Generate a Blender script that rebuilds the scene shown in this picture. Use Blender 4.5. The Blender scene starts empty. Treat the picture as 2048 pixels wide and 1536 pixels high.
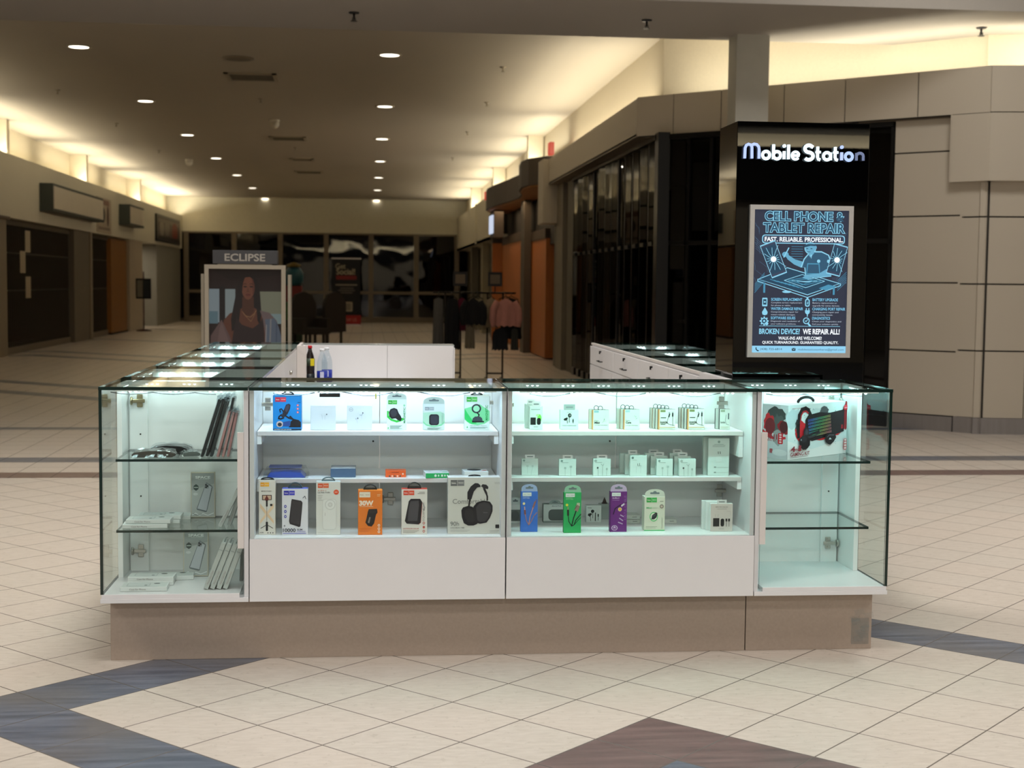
import bpy, bmesh, math, random
from mathutils import Vector, Matrix
random.seed(7)
C = bpy.context.scene.collection
SC = bpy.context.scene
# ---------------------------------------------------------------- camera
cam = bpy.data.cameras.new('camera'); cam.sensor_width = 36; cam.lens = 50.1
cam.dof.use_dof = True; cam.dof.focus_distance = 5.85; cam.dof.aperture_fstop = 4.6
cam.clip_end = 300
cam_ob = bpy.data.objects.new('camera', cam); C.objects.link(cam_ob)
cam_ob.matrix_world = Matrix(((0.99497248, -0.00342344, -0.10009021, 0),
                              (-0.09959956, 0.07069479, -0.99251306, 0),
                              (0.01047367, 0.99749212, 0.0699984, 1.5),
                              (0, 0, 0, 1)))
SC.camera = cam_ob
SC.view_settings.view_transform = 'Standard'; SC.view_settings.look = 'None'
SC.view_settings.gamma = 1; SC.view_settings.exposure = 0.0
SC.cycles.use_denoising = True
SC.cycles.max_bounces = 10; SC.cycles.transparent_max_bounces = 24
SC.cycles.diffuse_bounces = 5; SC.cycles.glossy_bounces = 4; SC.cycles.transmission_bounces = 4
SC.cycles.sample_clamp_indirect = 6
w = bpy.data.worlds.new('world'); SC.world = w; w.use_nodes = True
w.node_tree.nodes['Background'].inputs[0].default_value = (1, .9, .78, 1)
w.node_tree.nodes['Background'].inputs[1].default_value = 0.012

def area(name, loc, size, power, color, rot=(0, 0, 0), parent=None, spread=None):
    l = bpy.data.lights.new(name, 'AREA'); l.shape = 'RECTANGLE'; l.size, l.size_y = size
    l.energy = power; l.color = color
    if spread: l.spread = spread
    o = bpy.data.objects.new(name, l); C.objects.link(o)
    if parent:
        o.parent = parent; loc = Vector(loc) - parent.location
    o.location = loc; o.rotation_euler = rot
    return o

HALL = (1, .972, .94)
COVE = (1, .905, .71)
P_HALL, P_COVE = 77, 104
# unseen ceiling panels, added to light floor, cases and right wall (fixtures further down)
FILL_PANELS = [(x, y) for y in (-12, -6, -1, 3.5, 7.8, 11.4) for x in (-5.2, 0, 5.2)]
for x, y in FILL_PANELS:
    area('court_fill_lamp', (x, y, 5.28), (1.2, 1.2), P_HALL * ({-5.2: .3, 0: .55, 5.2: 1.0}[x] if y > 11 else 2.4 if y < -4 else .95), HALL, spread=math.radians(180 if y < -4 or (y > 11 and x > 1) else 115 if y > 7 else 150))
# cove lamps in the troughs: left, right, chamfer
for y in (29.0, 37.0, 45.3, 51.2, 20.5):
    area('cove_lamp', (-7.15, y, 3.82), (.12, 7.0 if y != 51.2 else 4.5), P_COVE * 1.1, COVE, (math.pi, .85, 0))
for y, L in ((21.8, 7.6), (30, 7.5), (38.5, 7.5), (47.5, 9)):
    area('cove_lamp', (3.46 if y < 25 else 3.5, y, 3.66 if y < 25 else 3.92), (.1, L), P_COVE * L / 7.5, COVE, (math.pi, -.85, 0))

# ---------------------------------------------------------------- materials
def lin(c):
    return c / 12.92 if c <= .04045 else ((c + .055) / 1.055) ** 2.4
def hexc(h):
    return tuple(lin(int(h[i:i + 2], 16) / 255) for i in (1, 3, 5)) + (1,)
class NT:
    def __init__(s, name):
        s.m = bpy.data.materials.new(name); s.m.use_nodes = True
        s.t = s.m.node_tree; s.b = s.t.nodes['Principled BSDF']; s.out = s.t.nodes['Material Output']
    def n(s, typ, **k):
        o = s.t.nodes.new(typ)
        for a, v in k.items(): setattr(o, a, v)
        return o
    def l(s, a, b): s.t.links.new(a, b)
    def math(s, op, a, b=None, c=None):
        o = s.n('ShaderNodeMath', operation=op)
        for i, v in enumerate((a, b, c)):
            if v is None: continue
            if isinstance(v, (int, float)): o.inputs[i].default_value = v
            else: s.l(v, o.inputs[i])
        return o.outputs[0]
    def mix(s, f, a, b):
        o = s.n('ShaderNodeMix', data_type='RGBA')
        for i, v in ((0, f), (6, a), (7, b)):
            if isinstance(v, (int, float)): o.inputs[i].default_value = v
            elif isinstance(v, tuple): o.inputs[i].default_value = v
            else: s.l(v, o.inputs[i])
        return o.outputs[2]
    def noise(s, scale, detail=3, vec=None, rough=.5):
        o = s.n('ShaderNodeTexNoise'); o.inputs['Scale'].default_value = scale
        o.inputs['Detail'].default_value = detail; o.inputs['Roughness'].default_value = rough
        if vec is None:
            vec = s.n('ShaderNodeTexCoord').outputs['Object']
        s.l(vec, o.inputs['Vector'])
        return o.outputs['Fac']
    def bump(s, h, strength, dist=.01):
        o = s.n('ShaderNodeBump'); o.inputs['Strength'].default_value = strength
        o.inputs['Distance'].default_value = dist; s.l(h, o.inputs['Height'])
        s.l(o.outputs[0], s.b.inputs['Normal'])
def mat(name, h, rough=.5, metal=0, var=.06, scale=8, bump=0, bscale=60, spec=.5, stretch=None):
    s = NT(name); c = hexc(h)
    vec = None
    if stretch:
        mp = s.n('ShaderNodeMapping'); mp.inputs['Scale'].default_value = stretch
        s.l(s.n('ShaderNodeTexCoord').outputs['Object'], mp.inputs[0]); vec = mp.outputs[0]
    f = s.noise(scale, 3, vec)
    s.l(s.mix(f, tuple(min(1, v * (1 - var)) for v in c[:3]) + (1,), tuple(min(1, v * (1 + var)) for v in c[:3]) + (1,)), s.b.inputs['Base Color'])
    s.b.inputs['Roughness'].default_value = rough; s.b.inputs['Metallic'].default_value = metal
    s.b.inputs['Specular IOR Level'].default_value = spec
    if bump: s.bump(s.noise(bscale, 3, vec), bump)
    return s.m
_pc = {}
def col(h, rough=.42, metal=0):
    k = (h, rough, metal)
    if k not in _pc:
        s = NT('print ' + h); s.b.inputs['Base Color'].default_value = hexc(h)
        s.b.inputs['Roughness'].default_value = rough; s.b.inputs['Metallic'].default_value = metal; s.b.inputs['Specular IOR Level'].default_value = .3
        _pc[k] = s.m
    return _pc[k]
def glow(h, st, key=''):
    k = ('g', h, st)
    if k not in _pc:
        s = NT('glow ' + h); s.b.inputs['Base Color'].default_value = (.02, .02, .02, 1)
        s.b.inputs['Emission Color'].default_value = hexc(h); s.b.inputs['Emission Strength'].default_value = st
        s.b.inputs['Roughness'].default_value = .5; s.b.inputs['Specular IOR Level'].default_value = .15
        _pc[k] = s.m
    return _pc[k]
def glass(name, tint, ior=1.5, rough=0.0, wavy=0, gloss=1.0):
    s = NT(name); s.t.nodes.remove(s.b)
    tr = s.n('ShaderNodeBsdfTransparent'); tr.inputs[0].default_value = tint + (1,)
    gl = s.n('ShaderNodeBsdfGlossy'); gl.inputs['Roughness'].default_value = rough
    geo = s.n('ShaderNodeNewGeometry'); fr = s.n('ShaderNodeFresnel'); fr.inputs[0].default_value = ior
    f = s.math('MULTIPLY', fr.outputs[0], s.math('SUBTRACT', 1.0, geo.outputs['Backfacing']))
    f = s.math('MULTIPLY', f, gloss)
    if wavy:
        b = s.n('ShaderNodeBump'); b.inputs['Strength'].default_value = wavy; b.inputs['Distance'].default_value = .05
        s.l(s.noise(.9, 1), b.inputs['Height']); s.l(b.outputs[0], gl.inputs['Normal'])
    mx = s.n('ShaderNodeMixShader'); s.l(f, mx.inputs[0]); s.l(tr.outputs[0], mx.inputs[1]); s.l(gl.outputs[0], mx.inputs[2])
    s.l(mx.outputs[0], s.out.inputs[0])
    return s.m

MW = mat('white laminate', '#D8D7D8', .35, var=.02)
MWI = mat('white melamine interior', '#EDEFEE', .45, var=.04, scale=3, stretch=(1, 1, 4))
MEDGE = mat('white edge banding', '#D2CCC8', .4, var=.02)
MPL = mat('taupe plinth laminate', '#A29284', .5, var=.10, scale=90, bump=.05, bscale=300)
MGLASS = glass('clear case glass', (.95, .98, .97), 1.5)
MGTOP = glass('glass top', (.90, .96, .94), 1.5)
MGEDGE = mat('green glass edge', '#06231C', .12, var=.2, scale=20)
MCHROME = mat('hinge steel', '#B9B6AE', .28, 1, var=.1, scale=40)
MBRASS = mat('warm steel', '#A89C7C', .3, 1, var=.1, scale=40)
MBLK = mat('black gloss acrylic', '#020202', .01, var=.0, spec=.45)
MBLKM = mat('black plastic', '#15161A', .4, var=.1)
MALU = mat('brushed aluminium', '#C9C6C2', .38, .7, var=.05, scale=60)
MWALL = mat('painted drywall', '#C6B89E', .75, var=.03, scale=1.2)
MFASC = mat('beige fascia paint', '#CBC5B2', .6, var=.04, scale=.8)
MPANEL = mat('beige composite panel', '#BDB3A2', .45, var=.03, scale=.7)
MSEAM = mat('dark seam', '#2b2722', .8)
MBASE = mat('grey metal baseboard', '#8A8583', .4, .3, var=.15, scale=5, stretch=(6, 6, .5))
MCEIL = mat('ceiling paint', '#B9B09F', .85, var=.03, scale=.6)
MSOFF = mat('soffit stucco', '#A29C93', .9, var=.05, scale=60, bump=.3, bscale=120)
MCOVE = mat('cove wall stucco', '#DDD4BE', .85, var=.05, scale=30, bump=.2, bscale=60)
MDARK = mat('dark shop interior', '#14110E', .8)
MFRAME = mat('black aluminium frame', '#121212', .3, .5)
MBRONZE = mat('bronze mullion', '#6E6353', .45, .3)
MGRILLE = mat('dark grille metal', '#4C4336', .4, .5)
MWOOD = mat('orange wood panel', '#B0662A', .5, var=.25, scale=3, stretch=(12, 12, 1))
MCANO = mat('dark brown canopy', '#4A4038', .6)
MDGLASS = glass('dark storefront glass', (.32, .33, .33), 1.5, 0, .0, .6)
MFGLASS = glass('entry glass', (.3, .3, .3), 1.55, .02, .16)
MLED = glow('#E4FFFF', 14)
MLEDB = glow('#E2F2FF', 14)
MPLAST = glass('crinkled clear plastic', (.9, .92, .93), 1.6, .06, .6)
MBOT = glass('clear bottle plastic', (.86, .91, .94), 1.5, .03, .2)

# ---------------------------------------------------------------- mesh helpers
V = Vector
class B:
    def __init__(s): s.bm = bmesh.new(); s.mats = []
    def mi(s, m):
        if m not in s.mats: s.mats.append(m)
        return s.mats.index(m)
    def face(s, pts, m, smooth=False):
        vs = [s.bm.verts.new(p) for p in pts]
        try: f = s.bm.faces.new(vs)
        except ValueError: return None
        f.material_index = s.mi(m); f.smooth = smooth
        return f
    def box(s, x0, x1, y0, y1, z0, z1, m, bev=0, M=None, edge=None):
        vs = [s.bm.verts.new((x, y, z)) for z in (z0, z1) for y in (y0, y1) for x in (x0, x1)]
        if M is not None:
            for v in vs: v.co = M @ v.co
        idx = ((0, 2, 3, 1), (4, 5, 7, 6), (0, 1, 5, 4), (2, 6, 7, 3), (0, 4, 6, 2), (1, 3, 7, 5))
        fs = [s.bm.faces.new([vs[i] for i in q]) for q in idx]
        d = (x1 - x0, y1 - y0, z1 - z0); thin = d.index(min(d))
        for k, f in enumerate(fs):
            ax = (2, 2, 1, 1, 0, 0)[k]
            f.material_index = s.mi(edge if (edge and ax != thin) else m)
        if bev:
            es = list({e for f in fs for e in f.edges})
            bmesh.ops.bevel(s.bm, geom=es, offset=bev, segments=2, profile=.5, affect='EDGES')
        return s
    def pane(s, *a, m=None): return s.box(*a, m or MGLASS, edge=MGEDGE)
    def rail(s, pts, r, m, seg=8, closed=False, cap=True):
        pts = [V(p) for p in pts]; n = len(pts); rings = []
        up = V((0, 0, 1)); i0 = s.mi(m); prev = None
        for i, p in enumerate(pts):
            a = pts[i - 1] if (i or closed) else p
            b = pts[(i + 1) % n] if (i < n - 1 or closed) else p
            t = (b - a).normalized()
            if prev is None:
                u = t.cross(up if abs(t.z) < .9 else V((1, 0, 0))).normalized()
            else:
                u = (prev - t * prev.dot(t)).normalized()
            prev = u; v = t.cross(u)
            rr = r[i] if isinstance(r, (list, tuple)) else r
            rings.append([s.bm.verts.new(p + (u * math.cos(k * 2 * math.pi / seg) + v * math.sin(k * 2 * math.pi / seg)) * rr) for k in range(seg)])
        m2 = n if closed else n - 1
        for i in range(m2):
            A, Bn = rings[i], rings[(i + 1) % n]
            for k in range(seg):
                f = s.bm.faces.new((A[k], A[(k + 1) % seg], Bn[(k + 1) % seg], Bn[k])); f.smooth = True; f.material_index = i0
        if cap and not closed:
            for R in (rings[0][::-1], rings[-1]):
                f = s.bm.faces.new(R); f.material_index = i0
        return s
    def lathe(s, prof, c, m, seg=20, ax='z', smooth=True):
        i0 = s.mi(m); rings = []
        for r, h in prof:
            ring = []
            for k in range(seg):
                a = 2 * math.pi * k / seg; x, y = r * math.cos(a), r * math.sin(a)
                p = (x, y, h) if ax == 'z' else ((x, h, y) if ax == 'y' else (h, x, y))
                ring.append(s.bm.verts.new(V(c) + V(p)))
            rings.append(ring)
        for i in range(len(rings) - 1):
            for k in range(seg):
                f = s.bm.faces.new((rings[i][k], rings[i][(k + 1) % seg], rings[i + 1][(k + 1) % seg], rings[i + 1][k]))
                f.smooth = smooth; f.material_index = i0
        for R in (rings[0], rings[-1]):
            f = s.bm.faces.new(R); f.material_index = i0
        return s
    def prism(s, poly, O, U, W, D, m, mside=None):
        """poly 2D points in (U, W) plane at O, extruded along -D (D vector with length)"""
        O, U, W, D = V(O), V(U), V(W), V(D)
        a = [s.bm.verts.new(O + U * x + W * y) for x, y in poly]
        b = [s.bm.verts.new(v.co + D) for v in a]
        f = s.bm.faces.new(a); f.material_index = s.mi(m)
        f = s.bm.faces.new(b[::-1]); f.material_index = s.mi(m)
        n = len(a)
        for i in range(n):
            f = s.bm.faces.new((a[(i + 1) % n], a[i], b[i], b[(i + 1) % n])); f.material_index = s.mi(mside or m)
        return s
    def build(s, name, parent=None, world=True, label=None, recalc=True):
        if recalc: bmesh.ops.recalc_face_normals(s.bm, faces=s.bm.faces)
        me = bpy.data.meshes.new(name)
        if parent is not None and world:
            bmesh.ops.translate(s.bm, verts=s.bm.verts, vec=-V(parent['_o']) if '_o' in parent else -parent.location)
        s.bm.to_mesh(me); s.bm.free()
        for m in s.mats: me.materials.append(m)
        o = bpy.data.objects.new(name, me); C.objects.link(o)
        if parent is not None: o.parent = parent
        if label: o['label'] = label
        return o

def tag(o, label, cat, group=None, kind=None):
    o['label'] = label; o['category'] = cat
    if group: o['group'] = group
    if kind: o['kind'] = kind
    return o
def thing(name, label, cat, loc, rz=0, group=None):
    o = bpy.data.objects.new(name, None); C.objects.link(o); o.empty_display_size = .1
    o.location = loc; o.rotation_euler = (0, 0, rz)
    return tag(o, label, cat, group)
def struct(o):
    o['kind'] = 'structure'; return o

# ---------------------------------------------------------------- flat printed artwork
_tc = {}
def text_poly(txt, off):
    k = (txt, off)
    if k not in _tc:
        cu = bpy.data.curves.new('t', 'FONT'); cu.body = txt; cu.size = 1; cu.offset = off; cu.resolution_u = 3
        cu.fill_mode = 'FRONT'
        ob = bpy.data.objects.new('t', cu); C.objects.link(ob)
        bpy.context.view_layer.update()
        me = bpy.data.meshes.new_from_object(ob.evaluated_get(bpy.context.evaluated_depsgraph_get()))
        vs = [(v.co.x, v.co.y) for v in me.vertices]; fs = [tuple(p.vertices) for p in me.polygons]
        bpy.data.objects.remove(ob); bpy.data.curves.remove(cu); bpy.data.meshes.remove(me)
        _tc[k] = (vs, fs)
    return _tc[k]
def art(b, O, U, Vv, W, H, items, d0=.0005, dz=.00005):
    O, U, Vv = V(O), V(U).normalized(), V(Vv).normalized(); N = U.cross(Vv)
    for k, it in enumerate(items):
        d = d0 + k * dz; t = it[0]; m = it[-1]
        if isinstance(m, str): m = col(m)
        P = lambda x, y: O + U * x + Vv * y + N * d
        if t == 'r':
            x0, y0, x1, y1 = it[1:5]; x0 *= W; x1 *= W; y0 *= H; y1 *= H
            b.face([P(x0, y0), P(x1, y0), P(x1, y1), P(x0, y1)], m)
        elif t == 'rr':
            x0, y0, x1, y1, r = it[1:6]; x0 *= W; x1 *= W; y0 *= H; y1 *= H; r *= W
            pts = []
            for cx, cy, a0 in ((x1 - r, y0 + r, -90), (x1 - r, y1 - r, 0), (x0 + r, y1 - r, 90), (x0 + r, y0 + r, 180)):
                for j in range(5):
                    a = math.radians(a0 + j * 22.5); pts.append(P(cx + r * math.cos(a), cy + r * math.sin(a)))
            b.face(pts, m)
        elif t == 'e':
            cx, cy, rx, ry = it[1:5]; rot = it[5] if len(it) > 6 else 0
            ca, sa = math.cos(rot), math.sin(rot); pts = []
            for j in range(20):
                a = j * math.pi / 10; ex, ey = rx * W * math.cos(a), ry * H * math.sin(a)
                pts.append(P(cx * W + ex * ca - ey * sa, cy * H + ex * sa + ey * ca))
            b.face(pts, m)
        elif t == 'p':
            b.face([P(x * W, y * H) for x, y in it[1]], m)
        elif t == 'l':
            pts = [V((x * W, y * H)) for x, y in it[1]]; hw = it[2] * W / 2
            for p, q in zip(pts[:-1], pts[1:]):
                if (q - p).length < 1e-7: continue
                u = (q - p).normalized(); n = V((-u.y, u.x)) * hw; p2 = p - u * hw * .6; q2 = q + u * hw * .6
                b.face([P(*(p2 - n)), P(*(q2 - n)), P(*(q2 + n)), P(*(p2 + n))], m)
        elif t in ('t', 'tv'):
            txt, x0, y0, w_, h_ = it[1:6]; off = it[6] if len(it) > 7 else .0
            vs, fs = text_poly(txt, off); bs, _ = text_poly(txt, 0.0) if t == 't' else (vs, 0)
            if not vs: continue
            ax, ay = min(v[0] for v in bs), min(v[1] for v in bs)
            sx, sy = max(v[0] for v in bs) - ax, max(v[1] for v in bs) - ay
            w_ *= W; h_ *= H
            q = []
            for x, y in vs:
                u_, v_ = (x - ax) / sx, (y - ay) / sy
                if t == 't': q.append(P(x0 * W + u_ * w_, y0 * H + v_ * h_))
                else: q.append(P(x0 * W + (1 - v_) * w_, y0 * H + u_ * h_))
            mi = b.mi(m); bv = [b.bm.verts.new(p) for p in q]
            for f in fs:
                try: ff = b.bm.faces.new([bv[i] for i in f]); ff.material_index = mi
                except ValueError: pass
# ================================================================ SETTING
def floor_material():
    s = NT('mall floor tile'); tc = s.n('ShaderNodeTexCoord'); sp = s.n('ShaderNodeSeparateXYZ'); s.l(tc.outputs['Object'], sp.inputs[0])
    x, y = sp.outputs[0], sp.outputs[1]
    def edge(v, g):   # 1 inside a grout line of half width g (in tile fractions)
        f = s.math('FRACT', v); d = s.math('ABSOLUTE', s.math('SUBTRACT', f, .5)); return s.math('GREATER_THAN', d, .5 - g)
    def rng(v, a, b): return s.math('MULTIPLY', s.math('GREATER_THAN', v, a), s.math('LESS_THAN', v, b))
    a = s.math('SUBTRACT', y, x); b = s.math('ADD', y, x)
    ta = s.math('DIVIDE', s.math('SUBTRACT', a, 5.614), .4486); tb = s.math('DIVIDE', s.math('SUBTRACT', b, 4.874), .4486)
    far = s.math('GREATER_THAN', y, 11.0)
    tx = s.math('DIVIDE', s.math('SUBTRACT', x, .1), .312); ty = s.math('DIVIDE', s.math('SUBTRACT', y, 11.0), .312)
    u = s.mix(far, ta, tx); v = s.mix(far, tb, ty)
    gr = s.math('MAXIMUM', edge(u, .0085), edge(v, .0085))
    # bands
    xl = s.math('LESS_THAN', x, .971); xr = s.math('SUBTRACT', 1.0, xl)
    A = s.math('MULTIPLY', s.math('MULTIPLY', rng(a, 6.063, 6.511), xl), s.math('GREATER_THAN', b, 3.528))
    Bb = s.math('MULTIPLY', s.math('MULTIPLY', rng(b, 3.528, 3.977), xl), s.math('LESS_THAN', a, 6.511))
    Cc = s.math('MULTIPLY', s.math('MULTIPLY', rng(b, 8.014, 8.463), xr), s.math('GREATER_THAN', a, 1.57))
    blue = s.math('MAXIMUM', s.math('MAXIMUM', A, Bb), Cc)
    inner = s.math('MULTIPLY', s.math('LESS_THAN', a, 3.371), s.math('LESS_THAN', b, 5.323))
    blue = s.math('MAXIMUM', blue, inner)
    red = s.math('MULTIPLY', s.math('MULTIPLY', s.math('LESS_THAN', a, 3.820), s.math('LESS_THAN', b, 5.771)), s.math('SUBTRACT', 1.0, inner))
    red = s.math('MAXIMUM', red, rng(y, 11.0, 11.31))
    tri = s.math('MULTIPLY', s.math('PINGPONG', s.math('ADD', x, 2.0), 4.6), .8)
    ch = s.math('SUBTRACT', y, tri)
    db = s.math('MAXIMUM', rng(y, 11.95, 12.27), rng(y, 14.55, 14.8))
    for q in (17.0, 18.6, 25, 26.6, 33, 41):
        db = s.math('MAXIMUM', db, rng(ch, q, q + .45))
    blue = s.math('MAXIMUM', blue, db)
    # per tile tone
    cmb = s.n('ShaderNodeCombineXYZ'); s.l(s.math('FLOOR', u), cmb.inputs[0]); s.l(s.math('FLOOR', v), cmb.inputs[1])
    wn = s.n('ShaderNodeTexWhiteNoise', noise_dimensions='3D'); s.l(cmb.outputs[0], wn.inputs[0])
    mp = s.n('ShaderNodeMapping'); mp.inputs['Scale'].default_value = (9, 30, 1); s.l(tc.outputs['Object'], mp.inputs[0])
    ns = s.noise(1.6, 5, mp.outputs[0], .6)
    ns2 = s.noise(28, 4, None, .7)
    cream = s.mix(s.math('MULTIPLY_ADD', ns, 1.6, -.3), hexc('#B2A89C'), hexc('#CDC4B9'))
    cream = s.mix(s.math('MULTIPLY', wn.outputs['Value'], .25), cream, hexc('#CAB7A9'))
    cream = s.mix(s.math('MULTIPLY', s.math('GREATER_THAN', ns2, .62), .25), cream, hexc('#8f8475'))
    mp2 = s.n('ShaderNodeMapping'); mp2.inputs['Rotation'].default_value = (0, 0, math.radians(-35)); mp2.inputs['Scale'].default_value = (2, 22, 1); s.l(tc.outputs['Object'], mp2.inputs[0])
    st = s.noise(1.2, 4, mp2.outputs[0], .6)
    st2 = s.noise(1.7, 2)
    bl = s.mix(s.math('MULTIPLY_ADD', st, 2.4, -.7), hexc('#3E4654'), hexc('#6C7280'))
    bl = s.mix(s.math('MULTIPLY_ADD', st2, 3.2, -1.5), bl, hexc('#65605C'))
    rd = s.mix(s.math('MULTIPLY_ADD', st, 2.4, -.7), hexc('#4E3A38'), hexc('#745C58'))
    base = s.mix(blue, cream, bl); base = s.mix(red, base, rd)
    grc = s.mix(s.math('MAXIMUM', blue, red), hexc('#5E544A'), hexc('#5A544E'))
    base = s.mix(gr, base, grc)
    s.l(base, s.b.inputs['Base Color'])
    s.l(s.math('MULTIPLY_ADD', gr, .4, s.math('MULTIPLY_ADD', ns2, .15, .24)), s.b.inputs['Roughness'])
    s.b.inputs['Specular IOR Level'].default_value = .5
    h = s.math('SUBTRACT', s.math('MULTIPLY', ns2, .08), gr); s.bump(h, .5, .0015)
    return s.m
b = B(); b.box(-13, 13, -16, 60, -.2, 0, floor_material()); struct(b.build('floor'))

# corridor ceiling z 4.6 (y > 14.4), soffit beam z 4.0 (12.65..14.45), court ceiling z 5.3
b = B(); b.box(-7.5, 3.95, 15.6, 54.3, 4.6, 4.8, MCEIL); b.box(3.95, 6.4, 15.6, 18.5, 4.6, 4.8, MCEIL); struct(b.build('ceiling'))
b = B(); b.box(-12, 12, -15.6, 13.6, 5.3, 5.5, MSOFF); struct(b.build('ceiling'))
b = B(); b.box(-12, 12, 13.55, 15.6, 4.2, 5.3, MSOFF)
struct(b.build('trim_1'))
b = B(); b.box(3.92, 4.28, 15.2, 15.55, 0, 4.2, mat('white column paint', '#B9B8AE', .6)); struct(b.build('trim_2'))
# court walls outside the frame
b = B(); b.box(-12.2, -12, -15.5, 20, 0, 5.5, MWALL); b.box(12, 12.2, -15.5, 20, 0, 5.5, MWALL); b.box(-12, 12, -15.6, -15.5, 0, 5.5, MCOVE)
b.box(-12, 12, -15.1, -14.9, 3.2, 4.24, mat('added dark fascia', '#26231F', .8)); b.box(-12, 12, -15.5, -14.2, 4.55, 5.3, mat('added dark soffit', '#2A2722', .9)); b.box(-12, 12, -15.2, -15.1, 0, 4.0, MWALL)  # dark fascia and soffit added to edge the band reflected in the tower
struct(b.build('wall_behind'))

# ---- left side of the corridor
def uvwall(b, x, y0, y1, z0, z1, th, m): b.box(x - th, x, y0, y1, z0, z1, m)
b = B()
b.box(-7.55, -7.45, 15.6, 54.2, 2.6, 4.6, MCOVE)                        # cove back wall
b.box(-7.0, -6.9, 26.2, 54, 2.68, 3.9, MFASC); b.box(-7.45, -7.0, 26.2, 54, 2.68, 2.78, MFASC)      # fascia
b.box(-7.0, -6.86, 14.5, 26.2, 2.56, 3.86, MFASC); b.box(-7.45, -7.0, 14.5, 26.2, 2.56, 2.7, MFASC)
b.box(-7.02, -6.84, 14.5, 27.6, 3.86, 3.9, mat('brown cap strip', '#4B3A2E', .5)); b.box(-7.0, -6.87, 14.5, 28.4, 2.64, 2.69, mat('brown sill', '#4F3B2C', .5))
struct(b.build('wall_left'))
b = B()                                                                  # piers of the cove
for y in (15.5, 28.9, 36.8, 45.2):
    b.box(-7.45, -7.04, y, y + .22, 3.9, 4.6, MCOVE)
struct(b.build('trim_3'))
b = B()                                                                  # storefront wall pieces below the fascia
STONE = mat('stone pier', '#8B7F6B', .6)
b.box(-7.3, -6.95, 27.3, 28.4, 0, 2.68, STONE); b.box(-7.2, -6.96, 34.8, 36.9, 0, 2.68, mat('brown grey pier', '#6B6152', .6))
b.box(-7.2, -6.92, 36.6, 36.85, 0, 2.68, STONE)
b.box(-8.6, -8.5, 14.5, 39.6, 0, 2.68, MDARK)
b.box(-7.6, -6.95, 42.6, 45.0, 0, 2.68, mat('white pier', '#B3A58F', .6)); b.box(-8.4, -6.96, 48.0, 54, 0, 2.68, mat('grey partition', '#8C8A80', .6))
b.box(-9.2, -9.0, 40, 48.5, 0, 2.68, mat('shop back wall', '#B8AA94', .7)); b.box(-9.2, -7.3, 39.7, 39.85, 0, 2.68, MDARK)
struct(b.build('wall_left_lower'))
b = B(); b.box(-7.02, -6.97, 14.6, 27.2, .1, 2.56, glass('dim shop window', (.5, .52, .5), 1.5)); b.box(-7.05, -6.95, 14.6, 27.2, 0, .12, MBRONZE)
b.box(-7.9, -7.8, 14.6, 27.3, 0, 2.56, mat('shop curtain', '#6E7062', .8)); struct(b.build('window_1'))
for nm, y0, y1, lab in (('security_grille', 28.5, 34.75, 'closed dark vertical-bar security grille beside the stone pier, nearest on the left'),
                        ('security_grille', 36.95, 39.7, 'smaller closed dark security grille next to the wooden panel on the left')):
    t = thing(nm, lab, 'security gate', (-7.1, y0, 0), group='rolling grilles on the left side')
    b = B()
    n = int((y1 - y0) / .16)
    for i in range(n + 1):
        y = y0 + i * (y1 - y0) / n; b.box(-7.12, -7.09, y - .012, y + .012, .12, 2.6, MGRILLE)
    for z in (1.25, 2.0): b.box(-7.115, -7.095, y0, y1, z, z + .03, MGRILLE)
    b.build('bars', t)
    b = B(); b.box(-7.16, -7.05, y0, y1, .0, .14, MBRONZE); b.build('bottom_rail', t)
    b = B(); b.box(-7.16, -7.05, y0, y1, 2.56, 2.66, MGRILLE); b.build('top_rail', t)
t = thing('wooden_panel', 'dull orange wood panel wall beside the small grille on the left', 'wall panel', (-7.1, 39.9, 0))
b = B(); b.box(-7.25, -7.0, 39.9, 42.4, .05, 2.62, mat('amber wood', '#8A5A20', .5, var=.2, stretch=(1, 8, 1))); b.build('panel_face', t)
b = B(); b.box(-7.3, -6.98, 39.9, 42.45, 0, .05, MDARK); b.build('kick_plate', t)
# notices on the grille
for i, (y, z) in enumerate(((30.45, 2.05), (30.0, 1.62), (30.45, 1.1))):
    b = B(); b.box(-7.08, -7.075, y, y + .45, z, z + .45, col('#B5A88E')); o = b.build('paper_notice')
    tag(o, ('pale paper notice taped on the dark grille, %s of the three' % ('topmost', 'middle', 'lowest')[i]), 'notice', 'paper notices on the left grille')
# signs above left shops
def sign_box(y0, y1, z0, z1, dep, lab):
    t = thing('sign_box', lab, 'sign', (-6.9, y0, z0))
    b = B(); b.box(-6.9, -6.9 + dep, y0, y1, z0, z1, mat('dark green sign case', '#2F352F', .5), .01); b.build('case', t)
    b = B(); b.box(-6.9 + dep, -6.9 + dep + .012, y0 + .06, y1 - .06, z0 + .06, z1 - .06, mat('blank sign face', '#D2C8B4', .4)); b.build('sign_face', t)
sign_box(31.0, 36.7, 2.93, 3.52, .28, 'long blank beige box sign with dark green case on the left fascia')
sign_box(40.6, 43.1, 3.02, 3.6, .3, 'small square blank box sign with dark green side on the left fascia')
b = B(); b.box(-6.898, -6.88, 37.3, 39.3, 2.72, 3.62, col('#A89A86'))
art(b, (-6.88, 37.3, 2.72), (0, 1, 0), (0, 0, 1), 2.0, .9, [('r', .15, .8, .85, .95, '#7a5a4c'), ('e', .4, .5, .16, .22, '#4a443c'), ('e', .75, .5, .08, .3, '#5e4038'), ('r', .1, .08, .9, .16, '#7b6c5c')])
tag(b.build('shop_poster'), 'pale picture banner with dark figures between the two box signs', 'poster')
b = B(); b.box(-6.9, -6.84, 47.3, 53.0, 2.78, 3.66, MFRAME)
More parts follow.
